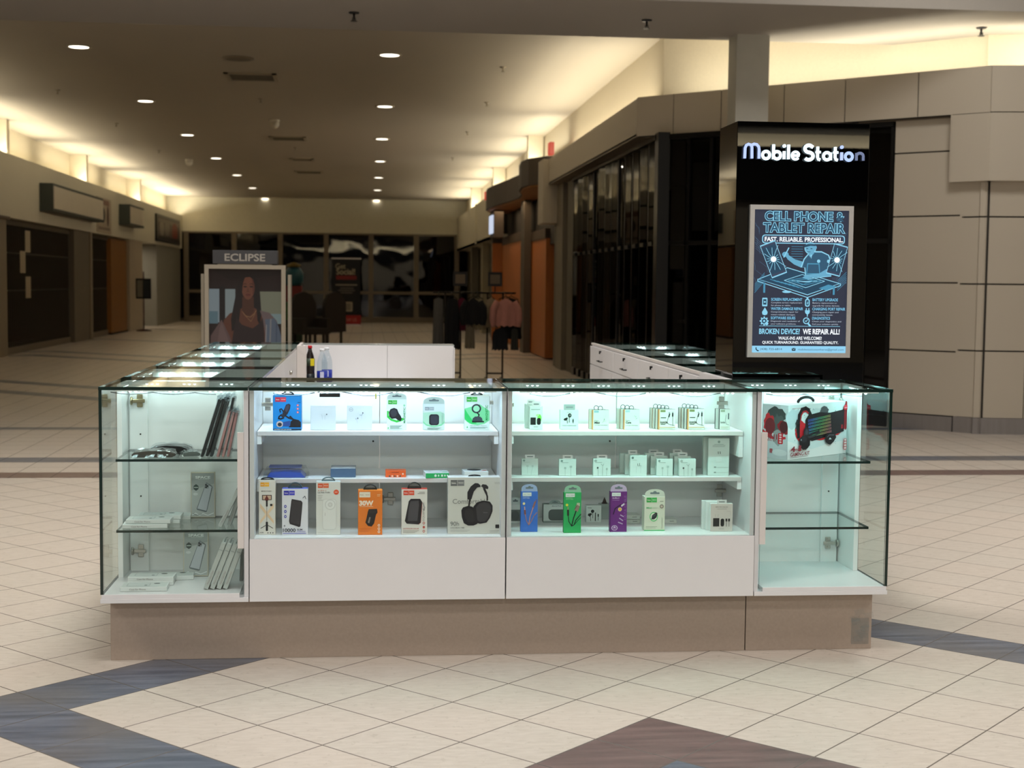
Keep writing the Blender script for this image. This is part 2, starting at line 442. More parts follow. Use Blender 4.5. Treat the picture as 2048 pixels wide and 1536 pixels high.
art(b, (-6.84, 47.3, 2.78), (0, 1, 0), (0, 0, 1), 5.7, .88, [('r', .03, .08, .97, .92, '#57504a'), ('e', .2, .5, .09, .3, '#8b8072'), ('e', .42, .55, .1, .3, '#7f766a'), ('r', .05, .72, .95, .86, '#7a7064'), ('e', .75, .48, .13, .34, '#7a2824'), ('r', .05, .1, .95, .22, '#2c2824')])
tag(b.build('shop_sign'), 'dark framed picture sign with a red shape at the far end of the left fascia', 'sign')
area('shop_lamp', (-8.0, 46.6, 2.6), (1.2, 1.8), 26, (1, .86, .66))
# goods on the far left shop wall
t = thing('wall_display', 'red and dark goods hanging on the pale wall of the far left shop', 'display', (-8.95, 45.5, 0))
for i, (y, z, r, c) in enumerate(((45.6, 2.3, .16, '#C05A4A'), (46.2, 2.35, .12, '#D9D2C4'), (45.6, 1.9, .14, '#3A302A'), (46.3, 1.85, .16, '#1E1A18'), (45.8, 1.35, .2, '#8B7A6E'), (46.5, 1.45, .18, '#7A2A22'), (46.1, .95, .2, '#9A8A7A'), (46.7, .9, .16, '#5a4a40'))):
    b = B(); b.lathe([(.01, -.05), (r, -.03), (r * 1.1, .1), (r * .5, .22)], (-8.9, y, z), col(c), 10, 'x'); b.build('hanging_item', t)
b = B()
for z in (.55, 1.15, 1.6, 2.1): b.box(-9.0, -8.6, 45.2, 47.6, z, z + .04, mat('shop shelf', '#8f8373', .6))
b.build('shelf', t)
t = thing('floor_sign_stand', 'thin red pole stand with a dark sign before the white pier on the left', 'sign stand', (-6.6, 42.9, 0))
b = B(); b.lathe([(.22, 0), (.22, .03), (.04, .06)], (-6.6, 42.9, 0), col('#3d1512')); b.build('base', t)
b = B(); b.rail([(-6.6, 42.9, .03), (-6.6, 42.9, 1.75)], .02, col('#4d1814')); b.build('pole', t)
b = B(); b.box(-6.82, -6.38, 42.86, 42.9, .95, 1.55, MFRAME); b.box(-6.60, -6.42, 42.855, 42.86, 1.0, 1.5, col('#20262a')); b.box(-6.78, -6.62, 42.855, 42.86, 1.0, 1.5, col('#7b7668')); b.build('sign_panel', t)

# ---- far wall
b = B(); b.box(-7.5, 3.7, 54, 54.2, 3.33, 4.6, mat('far header paint', '#CFCAB6', .75)); b.box(-7.5, 3.7, 53.94, 54.0, 3.27, 3.33, MBRONZE); struct(b.build('wall_back'))
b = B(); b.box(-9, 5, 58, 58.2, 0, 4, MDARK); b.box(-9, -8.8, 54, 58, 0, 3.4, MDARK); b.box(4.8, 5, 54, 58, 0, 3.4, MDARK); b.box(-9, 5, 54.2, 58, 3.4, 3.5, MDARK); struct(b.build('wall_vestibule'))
xs = [-6.75, -5.0, -3.3, -1.6, .07, 1.77, 3.3]
for i in range(6):
    x0, x1 = xs[i], xs[i + 1]
    b = B(); b.box(x0, x1, 54.05, 54.07, .1, 3.3, MFGLASS)
    b.box(x0 - .09, x0 + .09, 53.96, 54.1, 0, 3.3, MBRONZE); b.box(x0, x1, 53.97, 54.08, 1.06, 1.17, MBRONZE); b.box(x0, x1, 53.95, 54.1, 0, .2, MBRONZE)
    if i == 5: b.box(x1 - .09, x1 + .09, 53.96, 54.1, 0, 3.3, MBRONZE)
    struct(b.build('window_%d' % (i + 2)))

# ---- right side of the corridor
b = B()
XR = 3.2
b.box(XR, XR + .12, 17.1, 26.3, 3.3, 3.74, MPANEL); b.box(XR, 3.75, 17.1, 26.3, 3.28, 3.32, MBRONZE)     # fascia and its soffit
b.box(3.65, 3.77, 17.75, 54, 2.7, 4.6, MCOVE)                                                                # cove back wall
b.box(3.1, 3.42, 25.55, 26.3, 2.6, 3.74, MPANEL)                                                          # hanging block at the end
b.box(3.3, 3.36, 37.2, 54, 2.72, 3.95, MFASC); b.box(3.25, 3.3, 44.0, 44.2, 2.72, 3.95, MFASC); b.box(3.3, 3.7, 37.2, 54, 2.72, 2.8, MFASC)
for y in (29.9, 38.3, 46.5): b.box(3.3, 3.62, y, y + .22, 3.86 if y > 37 else 3.7, 4.6, MCOVE)
struct(b.build('wall_right'))
b = B()
GREYP = mat('grey green pillar', '#5E584A', .5)
b.box(3.42, 3.75, 23.85, 24.6, 0, 3.3, GREYP); b.box(3.36, 3.75, 24.8, 25.6, 0, 3.3, mat('pale pillar', '#7A7060', .5)); b.box(3.4, 3.75, 25.7, 26.2, 0, 2.6, GREYP)
b.box(3.35, 3.5, 30.9, 31.6, 0, 3.35, mat('brown pillar', '#4A4136', .5))
b.box(3.4, 3.6, 39.5, 40.0, 0, 2.75, GREYP); b.box(3.4, 3.6, 43, 43.6, 0, 2.75, mat('pale pillar far', '#9A9078', .5)); b.box(3.4, 3.6, 47.5, 48.2, 0, 2.75, GREYP); b.box(3.7, 3.8, 39, 54, 0, 2.75, mat('far shop wall', '#4a452f', .6))
struct(b.build('trim_4'))
# 45 degree wall: runs from (3.2,17.1) to (6.3,14.0); frame (P, dir, outward)
P0 = V((3.2, 17.1, 0)); D45 = V((1, -1, 0)).normalized(); O45 = V((-1, -1, 0)).normalized()
def m45(origin, off=0):
    m = Matrix.Identity(4); m.col[0].xyz = D45; m.col[1].xyz = -O45; m.col[2].xyz = (0, 0, 1); m.col[3].xyz = origin + O45 * off
    return m
M0 = m45(P0)
b = B(); L45 = 4.33
for i in range(6):
    u0, u1 = [0, .52, 1.17, 1.98, 2.72, 3.55][i], [.52, 1.17, 1.98, 2.72, 3.55, L45][i]
    b.box(u0 + .006, u1 - .006, 0, .1, 3.29, 3.755, MPANEL, 0, M0)
b.box(0, L45, .012, .12, 3.28, 3.74, MSEAM, 0, M0)
b.box(0.03, L45, .05, .8, 3.27, 3.31, MBRONZE, 0, M0)       # soffit under the fascia
b.box(-.14, 3.98, .777, .877, 3.3, 4.6, MCOVE, 0, M0)      # cove back wall behind it
struct(b.build('wall_chamfer'))
l = area('cove_lamp', P0 + D45 * 2.2 - O45 * .33 + V((0, 0, 3.62)), (4.0, .1), P_COVE * .45, COVE, (math.pi, 0, 0)); l.rotation_euler = (math.pi + .15, 0, math.radians(-45))
area('cove_lamp', (2.4, -15.3, 4.15), (18, .12), P_COVE * 4.5, COVE, (math.pi, 0, 0))  # unseen cove lamp added for the pale band reflected in the tower
l = area('cove_lamp', (7.6, 14.3, 3.62), (2.2, .1), P_COVE * .3, COVE, (math.pi, 0, 0))
# recessed panel wall behind the fascia plane, right of the dark glazing
b = B(); M1 = m45(V((5.585, 14.87, 0)))
zz = [.16, .84, 1.56, 2.26, 2.93, 3.29]
for i in range(5):
    b.box(0, .74, 0, .1, zz[i] + .008, zz[i + 1] - .008, MPANEL, 0, M1)
b.box(0.02, .74, .015, .12, 0, 3.3, MSEAM, 0, M1)
# proud wall to the right (bulkhead above, narrower below)
E0 = V((6.24, 14.17, 0))
Ma = Matrix.Rotation(math.radians(-10), 4, 'Z'); Ma.translation = E0
zz = [.16, .86, 1.55, 2.24, 2.62]
for i in range(4):
    for u0, u1 in ((.0, .50), (.51, 1.3), (1.31, 2.2)):
        b.box(u0, u1, 0, .1, zz[i] + .008, zz[i + 1] - .008, MPANEL, 0, Ma)
    b.box(4.02, 4.28, .105, .2, zz[i] + .008, zz[i + 1] - .008, MPANEL, 0, M0)
b.box(.01, 2.2, .015, .3, 0, 2.62, MSEAM, 0, Ma); b.box(4.03, 4.3, .12, .2, 0, 2.62, MSEAM, 0, M0)
b.box(4.0, 4.02, .105, .6, 0, 2.62, MPANEL, 0, M0)
Mb = Ma.copy(); Mb.translation = V((6.262, 14.038, 0))
b.box(3.92, 4.33, .004, .3, 2.60, 3.285, MPANEL, 0, M0); b.box(3.91, 3.925, .004, .6, 2.6, 3.3, MPANEL, 0, M0)
for u0, u1 in ((0, .62), (.63, 2.3)):
    b.box(u0, u1, 0, .3, 2.60, 3.285, MPANEL, 0, Mb); b.box(u0, u1, .0, .3, 3.295, 3.755, MPANEL, 0, Mb)
b.box(.03, 2.3, .02, .3, 2.7, 3.74, MSEAM, 0, Mb)
b.box(.15, 4.5, .80, .88, 3.4, 4.5, MCOVE, 0, Mb)
struct(b.build('wall_far_right'))
b = B(); b.box(0, .72, -.012, .02, 0, .155, MBASE, 0, M1); b.box(-.01, 2.2, -.015, .02, 0, .165, MBASE, 0, Ma); b.box(4.0, 4.29, .09, .12, 0, .165, MBASE, 0, M0)
struct(b.build('baseboard_right'))
# dark sliding glazing: corridor side (x 3.4, y 16.75..23.7) and chamfer (3.48,16.75)->(5.6,14.87)
def glazing(name, M, L, n, h, alt):
    b = B(); w_ = L / n; rg_ = random.Random(n)
    for i in range(n):
        u0, u1 = i * w_, (i + 1) * w_
        j = (i % 2) * alt
        an = rg_.choice((0, .15, .18, .2, .24)) if name == 'window_8' else rg_.choice((0, .1, -.12, .2))
        Mr = M @ Matrix.Translation(((u0 + u1) / 2, j + .006, 0)) @ Matrix.Rotation(an, 4, 'Z')
        b.box(-w_ / 2 + .02, w_ / 2 - .015, -.006, .006, .12, h - .06, MDGLASS, 0, Mr)
        b.box(u0, u0 + .035, j - .02, j + .03, 0, h, MFRAME, 0, M)
        b.box(u0, u1, j - .02, j + .03, 0, .12, MFRAME, 0, M); b.box(u0, u1, j - .02, j + .03, 1.98, 2.03, MFRAME, 0, M)
    b.box(L - .035, L, -.02, .03, 0, h, MFRAME, 0, M); b.box(0, L, -.05, .08, h - .06, h, MFRAME, 0, M)
    return struct(b.build(name))
Mg = Matrix.Identity(4); Mg.col[0].xyz = (0, -1, 0); Mg.col[1].xyz = (1, 0, 0); Mg.col[2].xyz = (0, 0, 1); Mg.translation = (3.42, 23.8, 0)
glazing('window_8', Mg, 7.0, 26, 3.28, .05)
d = V((5.585 - 3.46, 14.89 - 16.77, 0)); Mc = Matrix.Identity(4); Mc.col[0].xyz = d.normalized(); Mc.col[1].xyz = V((-d.y, d.x, 0)).normalized(); Mc.translation = (3.46, 16.77, 0)
glazing('window_9', Mc, d.length, 9, 3.28, .04)
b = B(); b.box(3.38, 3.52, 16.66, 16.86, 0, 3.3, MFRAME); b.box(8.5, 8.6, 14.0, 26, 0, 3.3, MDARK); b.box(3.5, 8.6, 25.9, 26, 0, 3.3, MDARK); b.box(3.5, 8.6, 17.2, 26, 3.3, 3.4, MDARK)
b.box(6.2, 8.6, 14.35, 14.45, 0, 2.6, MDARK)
struct(b.build('wall_shop'))
# shop shelves dimly seen in the dark store
t = thing('shelf_unit', 'dim white slatted fixture inside the dark glazed store', 'shelf', (5.0, 20.5, 0))
b = B()
for i in range(6): b.box(4.6 + i * .14, 4.64 + i * .14, 20.4, 20.45, .3, 1.0, col('#8b8175'))
b.box(4.55, 5.4, 20.4, 20.8, .95, 1.0, col('#6b6258')); b.build('slats', t)
# curved brown canopy of the wood fronted store
t = thing('store_canopy', 'dark brown curved canopy over the wood-clad store front', 'canopy', (3.2, 30, 3.3))
pl = [(3.25, 26.32), (2.98, 26.9), (2.92, 27.6), (2.98, 28.6), (3.16, 29.8), (3.22, 31.0), (3.12, 32.6), (2.98, 34.2), (2.92, 35.6), (2.97, 36.6), (3.3, 37.1), (3.7, 37.1), (3.7, 26.32)]
b = B(); b.prism(pl, (0, 0, 3.86), (1, 0, 0), (0, 1, 0), (0, 0, -.5), MCANO); b.build('canopy_band', t)
b = B(); b.prism([(x + (.04 if x < 3.5 else 0), y) for x, y in pl], (0, 0, 3.355), (1, 0, 0), (0, 1, 0), (0, 0, -.03), mat('warm-lit canopy soffit', '#A06A34', .6)); b.build('canopy_soffit', t)  # underside's warm lamplight put into the amber soffit colour
b = B(); b.box(3.60, 3.64, 26.3, 37.3, 2.3, 3.38, MDARK); b.box(3.75, 3.85, 26.3, 37.5, 0, 3.4, mat('store dark upper', '#0b0908', .8)); b.box(3.4, 3.8, 37.5, 37.6, 2.55, 3.4, MDARK); struct(b.build('wall_store'))
t = thing('wood_wall_panel', 'orange wood panel wall behind the clothes racks', 'wall panel', (3.5, 37.5, 0))
b = B(); b.box(3.22, 3.75, 37.4, 37.5, .02, 2.56, MWOOD); b.build('panel_face', t)
b = B(); b.box(3.22, 3.75, 37.38, 37.5, 2.56, 2.75, mat('brown lintel', '#2a1c10', .6)); b.build('lintel', t)
t = thing('wood_wall_panel', 'orange wood panel wall between the two dark pillars at right', 'wall panel', (3.5, 30, 0))
b = B(); b.box(3.52, 3.75, 28.4, 31.0, .02, 2.42, MWOOD); b.build('panel_face', t)
b = B(); b.box(3.50, 3.75, 28.4, 31.0, 2.42, 2.62, mat('brown lintel b', '#3a2a1a', .6)); b.build('lintel', t)
t = thing('wood_wall_panel', 'orange wood panel wall left of the brown pillar', 'wall panel', (3.5, 34, 0))
b = B(); b.box(3.48, 3.75, 31.7, 37.3, .02, 2.5, MWOOD); b.build('panel_face', t)
b = B(); b.box(3.46, 3.75, 31.7, 37.3, 2.5, 2.7, mat('brown lintel c', '#3a2a1a', .6)); b.build('lintel', t)
for y in (29.7, 34.0):
    area('canopy_lamp', (3.22, y, 3.28), (.3, 3.0), 13, (1, .70, .40))
b = B(); b.box(3.02, 3.06, 35.3, 36.2, 2.75, 3.2, glow('#C9D2E6', 1.0)); b.box(3.06, 3.3, 35.2, 36.3, 2.65, 3.3, MCANO)
tag(b.build('lit_sign'), 'small glowing white blade sign under the brown canopy', 'sign')
for y, z, lab in ((25.6, 3.95, 'small red exit light on the right fascia, nearer one'), (40, 3.97, 'small red exit light on the right fascia, farther one')):
    b = B(); b.box(3.22, 3.3, y, y + .3, z - .12, z + .1, glow('#D8503C', .8)); tag(b.build('exit_light'), lab, 'exit light', 'red lights on the right fascia')
# ================================================================ KIOSK
YF, ZB, ZT = 5.57, .25, 1.09
P_LED = .72
def led_strip(t, x0, x1, y, z, ncl, mled, lamp, color, axis='x', off=0, tilt=0, emit=True):
    """strip with clusters of three diodes; real area lamp of the same length"""
    b = B(); L = x1 - x0
    if axis == 'x': b.box(x0, x1, y - .006, y + .006, z, z + .004, MWI)
    else: b.box(y - .006, y + .006, x0, x1, z, z + .004, MWI)
    for i in range(ncl):
        c = x0 + (i + .5) * L / ncl + off
        for k in (-1, 0, 1):
            u = c + k * .0215
            p = (u, y, z) if axis == 'x' else (y, u, z)
            b.lathe([(.0015, -.0045), (.0045, -.003), (.0055, 0)], p, mled, 8)
    b.build('led_strip', t)
    if emit == 'dots':
        for i in range(ncl):
            c = x0 + (i + .5) * L / ncl + off
            area('led_lamp', (c, y, z - .007), (.055, .010), lamp * P_LED / ncl, color, (tilt, 0, 0), t)
    elif emit:
        loc = ((x0 + x1) / 2, y, z - .007) if axis == 'x' else (y, (x0 + x1) / 2, z - .007)
        area('led_lamp', loc, (L * .96, .012) if axis == 'x' else (.012, L * .96), lamp * P_LED, color, (tilt, 0, 0) if axis == 'x' else (0, tilt, 0), t)
def hinge(t, x, y, z, s=1, m=MCHROME):
    b = B()
    b.box(x - .012 * s if s > 0 else x, x + .012, y - .006, y, z - .026, z + .026, m, .003) if False else None
    b.box(min(x, x + .024 * s), max(x, x + .024 * s), y - .008, y, z - .027, z + .027, m, .003)
    b.box(min(x - .022 * s, x + .034 * s), max(x - .022 * s, x + .034 * s), y - .018, y - .007, z - .008, z + .008, m, .003)
    b.lathe([(.017, 0), (.017, .006), (.012, .009)], (x - .024 * s, y - .012, z), m, 14, 'x')
    for dz in (-.018, .018): b.lathe([(.005, -.011), (.005, -.006)], (x + .012 * s, y, z + dz), m, 8, 'y')
    return b.build('hinge', t)
def wire(t, pts, name='wire'):
    b = B(); b.rail(pts, .0016, MBLKM, 5); return b.build(name, t)

def middle_case(x0, x1, label, mled, color, lamp, doorx):
    t = thing('display_case', label, 'display case', ((x0 + x1) / 2, YF + .25, ZB))
    for a in (x0 + .001, x1 - .019):
        b = B(); b.box(a, a + .018, YF + .012, 6.05, ZB, 1.078, MW, .001); b.build('side_panel', t)
    b = B(); b.box(x0 + .001, x1 - .001, YF, YF + .018, ZB, .497, MW, .001); b.build('front_panel', t)
    b = B(); b.box(x0 + .019, x1 - .019, YF + .018, 6.03, .482, .500, MWI); b.build('bottom_panel', t)
    xa, xb = x0 + .02, x1 - .02
    for u0, u1 in ((xa, doorx - .0015), (doorx + .0015, xb)):
        b = B(); b.box(u0, u1, 6.032, 6.048, .26, 1.06, MWI, .001); b.build('back_door', t)
    b = B(); b.box(xa, xb, 6.03, 6.05, 1.06, 1.078, MWI); b.build('top_rail', t)
    for z, y0 in ((.906, 5.70), (.716, 5.70 if x0 < .5 else 5.712)):
        b = B(); b.box(xa + .002, xb - .002, y0, 6.02, z - .017, z, MWI, .0008, edge=MEDGE)
        sh = b.build('shelf', t)
        for u in (xa, xb - .018):
            b = B(); hh = .035 if not (x0 > .5 and u > 1.4 and z > .8) else .09
            b.box(u, u + .018, y0 + .004, 5.99, z - .017 - hh, z - .0175, MWI, .001); c = b.build('shelf_cleat', None); c.parent = sh
            for v in c.data.vertices: v.co -= t.location
    b = B(); b.pane(x0 + .003, x1 - .003, YF + .003, YF + .009, .497, 1.079); b.build('glass_front', t)
    b = B(); b.pane(x0 + .001, x1 - .001, YF - .006, 6.13, 1.0785, 1.0915, m=MGTOP); b.build('glass_top', t)
    led_strip(t, x0 + .05, x1 - .04, YF + .03, 1.072, 6, mled, lamp * .8, color, tilt=.12)
    led_strip(t, x0 + .04, x1 - .05, 6.0, 1.072, 6, mled, lamp * .3, color, off=.03, tilt=-.3)
    hinge(t, xa + .012, 5.99, .99, 1); hinge(t, xb - .012, 5.99, 1.0, -1); hinge(t, xb - .012, 5.99, .62, -1)
    if x0 < 0: hinge(t, doorx + .035, 6.03, .585, 1)
    b = B(); b.lathe([(.004, -.004), (.004, 0)], (doorx - .027, 6.031, .83), MSEAM, 10, 'y'); b.build('screw_cover', t)
    wire(t, [(x0 + .09 + .05 * i, YF + .035, 1.066 - .010 * math.sin(i * 1.05)) for i in range(int((x1 - x0 - .2) / .05) + 1)])
    b = B(); b.box(x0 + .27, x0 + .35, YF + .02, YF + .04, 1.052, 1.066, MBLKM, .002); b.build('power_adapter', t) if x0 < .4 else None
    return t
BLUE, AQUA, WHT = (.48, .73, 1), (.46, .96, .90), (.66, .93, .95)
middle_case(-.461, .543, 'wide white display case with bluish light and headphone box, left of centre', MLEDB, BLUE, 4.2, .047)
middle_case(.546, 1.553, 'wide white display case with pale green light and cable boxes, right of centre', MLED, AQUA, 4.2, 1.061)
b = B(); b.box(.026, .030, 5.59, 5.60, 1.045, 1.066, col('#E6E020')); o = b.build('yellow_tag'); tag(o, 'tiny yellow tag hanging under the glass top in the bluish case', 'tag')

def corner_case(x0, x1, side, label, color, lamp, zs):
    """side -1: open glass at the left end, +1: at the right end"""
    t = thing('display_case', label, 'display case', ((x0 + x1) / 2, YF + .25, ZB))
    xo, xi = (x0, x1) if side < 0 else (x1, x0)
    yb = 6.05 if side < 0 else 6.105
    s = side
    def bx(b, u0, u1, *a, **k): b.box(min(u0, u1), max(u0, u1), *a, **k)
    b = B(); b.box(x0, x1, YF - .002, 6.13, ZB, ZB + .017, MW, .001); b.box(x0 + (.004 if s < 0 else .035), x1 - (.035 if s < 0 else .004), YF, 6.12, ZB + .017, ZB + .034, MW, .001); b.build('bottom_tray', t)
    b = B(); bx(b, xi, xi + s * .018, YF + .012, 6.13, ZB + .017, 1.078, MW, .001); b.build('side_panel', t)
    b = B(); bx(b, xi + s * .018, xi + s * .042, YF + .002, YF + .016, .46, .915, MEDGE, .001); b.build('glass_clip_strip', t)
    b = B(); bx(b, xi + s * .018, xo - s * .036, yb, yb + .012, ZB + .034, 1.078, MWI); b.build('back_panel', t)
    b = B(); bx(b, xo - s * .042, xo - s * .115, yb - .018, yb - .001, ZB + .034, 1.07, MWI, .001); b.build('door_stile', t)
    b = B(); bx(b, xo - s * .014, xo - s * .034, 5.89, 6.13, ZB + .034, 1.078, MWI, .001); b.build('corner_post', t)
    b = B(); b.pane(x0 + (.014 if s < 0 else .02), x1 - (.02 if s < 0 else .014), YF + .003, YF + .009, ZB + .03, 1.079); b.build('glass_front', t)
    b = B(); ux = xo - s * .0005; b.pane(min(ux, ux - s * .012), max(ux, ux - s * .012), YF + .0005, 6.13, ZB + .034, 1.079); b.build('glass_side', t)
    b = B(); b.pane(x0 + .001, x1 - .001, YF - .006, 6.13, 1.0785, 1.0915, m=MGTOP); b.build('glass_top', t)
    for z in zs:
        b = B(); b.pane(min(xo - s * .042, xi + s * .02), max(xo - s * .042, xi + s * .02), 5.69, yb - .02, z - .010, z); sh = b.build('glass_shelf', t)
    led_strip(t, x0 + .06, x1 - .05, YF + .03, 1.072, 3, MLED, lamp, color, tilt=.3)
    led_strip(t, x0 + .06, x1 - .05, yb - .03, 1.072, 3, MLED, lamp * .8, color, tilt=-.3)
    led_strip(t, YF + .1, 5.99, xo - s * .045, 1.072, 3, MLED, lamp * .4, color, axis='y')
    for z in (1.0, .37): hinge(t, xo - s * .072, yb - .019, z, -s, MBRASS if z > .9 and s < 0 else MCHROME)
    for z in (.86, .36, .60):
        b = B(); b.lathe([(.0035, -.003), (.0035, 0)], (xo - s * .085, yb - .018, z), MSEAM, 8, 'y'); b.build('screw_hole', t)
    wire(t, [(x0 + .04 + .04 * i, YF + .035, 1.068 - .008 * abs(math.sin(i * .8))) for i in range(int((x1 - x0 - .1) / .04))])
    return t
corner_case(-1.030, -.464, -1, 'tall glass corner case at the left end of the kiosk with phone cases inside', WHT, .45, (.797, .515))
corner_case(1.556, 2.112, 1, 'tall glass corner case at the right end of the kiosk holding the gaming kit box', (.40, .93, .92), 1.5, (.783, .509))

# plinths
PL = [(-1.01, 1.548, 5.67, 6.1, 'long taupe plinth panel under the left and middle display cases'), (1.552, 2.087, 5.67, 6.1, 'short taupe plinth panel under the right corner display case')]
for x0, x1, y0, y1, lab in PL:
    b = B(); b.box(x0, x1, y0, y1, 0, ZB - .001, MPL, .001); tag(b.build('kiosk_plinth'), lab, 'plinth')
b = B(); b.box(-.99, -.52, 6.102, 9.68, 0, ZB - .001, MPL); tag(b.build('kiosk_plinth'), 'taupe plinth running back under the left row of cases', 'plinth')
b = B(); b.box(1.62, 2.12, 6.66, 9.9, 0, ZB - .001, MPL); tag(b.build('kiosk_plinth'), 'taupe plinth under the right drawer counters', 'plinth')
b = B(); rnd = random.Random(3)
for i in range(9):
    x = 2.03 + rnd.uniform(-.03, .04); z = .03 + i * .014
    b.face([(x, 5.667, z), (x + .035, 5.664, z + .005), (x + .03, 5.660, z + .03), (x - .01, 5.665, z + .022)], MPLAST)
b.box(2.0, 2.075, 5.667, 5.6685, .02, .13, MPLAST)
tag(b.build('clear_tape'), 'scrap of crinkled clear tape on the right end of the plinth', 'tape')

# left row: four glass topped units
ys = [6.135, 6.92, 7.76, 8.70, 9.72]
for i in range(4):
    y0, y1 = ys[i] + .002, ys[i + 1] - .002
    t = thing('display_case', 'low glass topped case in the left row, %s' % ('nearest, just behind the left corner case', 'second one back from the corner case', 'third one back from the corner case', 'farthest, meeting the white back counter')[i], 'display case', (-.75, (y0 + y1) / 2, ZB), group='glass topped cases of the left row')
    b = B(); b.box(-1.03, -.45, y0, y1, ZB, ZB + .02, MW); b.build('bottom_tray', t)
    b = B(); b.box(-1.02, -.69, y0, y1, .84, .85, MWI); b.build('display_floor', t)
    b = B(); b.box(-.468, -.45, y0, y1, ZB + .02, 1.078, MW, .001); b.build('inner_panel', t)
    b = B(); b.box(-.69, -.68, y0, y1, ZB + .02, 1.076, MWI); b.build('display_back', t)
    b = B(); b.box(-.68, -.469, y0, y1, .80, .81, mat('storage shelf %d' % i, '#3c3f3c', .7)); b.build('storage_floor', t)
    b = B(); b.box(-1.022, -.469, y1 - .016, y1, ZB + .02, 1.078, MWI); b.build('divider', t)
    b = B(); b.pane(-1.03, -1.024, y0, y1, ZB + .02, 1.079); b.build('glass_side', t)
    b = B(); b.pane(-1.03, -.45, y0, y1, 1.0785, 1.0915, m=MGTOP); b.build('glass_top', t)
    led_strip(t, -1.01, -.69, y1 - .034, 1.066, 3, MLED, .8, WHT, tilt=.55, emit='dots')
    led_strip(t, y0 + .05, y1 - .05, -1.012, 1.068, 3, MLED, .4, WHT, axis='y')
    b = B(); b.lathe([(.012, 0), (.012, .012), (.006, .016)], (-.45, (y0 + y1) / 2, .98), MCHROME, 12, 'x'); b.build('lock', t)
# right row: drawer counters
yr = [6.66, 7.33, 8.17, 9.02, 9.98]
for i in range(4):
    y0, y1 = yr[i] + .002, yr[i + 1] - .002
    t = thing('drawer_counter', 'white drawer counter with glass top, %s' % ('nearest in right row beside the black sign tower', 'second back from the black sign tower', 'third back from the black sign tower', 'farthest in right row at the entrance gap')[i], 'counter', (1.87, (y0 + y1) / 2, ZB), group='drawer counters of the right row')
    b = B(); b.box(1.575, 1.59, y0, y1, ZB, 1.078, MW); b.box(1.59, 2.17, y1 - .016, y1, ZB, 1.078, MW); b.box(1.59, 2.16, y0, y1, ZB, ZB + .02, MW); b.box(1.82, 1.83, y0, y1, .8, 1.076, MWI); b.box(1.83, 2.16, y0, y1, .86, .87, mat('display floor %d' % i, '#5b6664', .6)); b.box(1.60, 1.82, y0, y1, .86, .87, MDARK); b.build('cabinet_body', t)
    b = B(); b.pane(2.163, 2.169, y0, y1, ZB + .02, 1.079); b.build('glass_side', t)
    b = B(); b.pane(1.575, 2.17, y0, y1, 1.0785, 1.0915, m=MGTOP); b.build('glass_top', t)
    b = B(); b.box(1.568, 1.584, y0, y1, 1.0785, 1.0915, MEDGE); b.build('top_edge', t)
    led_strip(t, 1.84, 2.15, y1 - .034, 1.066, 2, MLED, .7, WHT, tilt=.55, emit='dots')
    zs_ = [(.945, 1.07), (.80, .94), (.27, .795)]
    for k, (a, c) in enumerate(zs_):
        b = B(); b.box(1.560, 1.574, y0 + .003, y1 - .003, a, c, MW, .001); d = b.build('drawer' if k < 2 else 'door', t)
        ym = (y0 + y1) / 2
        b = B(); b.rail([(1.560, ym - .06, c - .085), (1.54, ym - .06, c - .085), (1.54, ym + .06, c - .085), (1.560, ym + .06, c - .085)], .004, MFRAME, 8); h = b.build('handle', None); h.parent = d
        for v in h.data.vertices: v.co -= t.location
        if k == 0:
            b = B(); b.lathe([(.006, -.006), (.006, 0)], (1.560, ym, 1.05), MFRAME, 10, 'x'); b.box(1.545, 1.554, ym - .002, ym + .002, 1.035, 1.055, MFRAME); h = b.build('key_lock', None); h.parent = d
            for v in h.data.vertices: v.co -= t.location
b = B(); b.box(1.568, 1.60, 6.135, 6.655, 0, 1.09, MW); tag(b.build('filler_panel'), 'narrow white filler panel left of the black sign tower base', 'panel')
# back counter
t = thing('back_counter', 'white back counter with plain panels closing the rear left of the kiosk', 'counter', (.06, 9.6, 0))
for x0, x1 in ((-.449, .122), (.124, .563)):
    b = B(); b.box(x0, x1, 9.50, 9.516, .02, 1.083, MW, .001); b.build('front_panel', t)
b = B(); b.box(-.449, .563, 9.517, 9.72, .02, 1.075, MW); b.build('cabinet_body', t)
b = B(); b.box(-.449, .569, 9.517, 9.725, 1.076, 1.088, mat('grey glass worktop', '#8E9391', .2)); b.build('worktop', t)
b = B(); b.box(.564, .572, 9.49, 9.72, .02, 1.07, MW, .002); b.build('end_panel', t)
b = B(); b.box(-.38, .3, 9.05, 9.499, .82, .84, MW); b.build('inner_shelf', t)
b = B(); b.box(-.449, -.39, 9.02, 9.06, .0, 1.10, MEDGE, .001); b.box(-.449, -.43, 9.06, 9.50, .0, 1.10, MEDGE, .001)
tag(b.build('partition_post'), 'beige white partition post beside the drink bottles', 'partition')
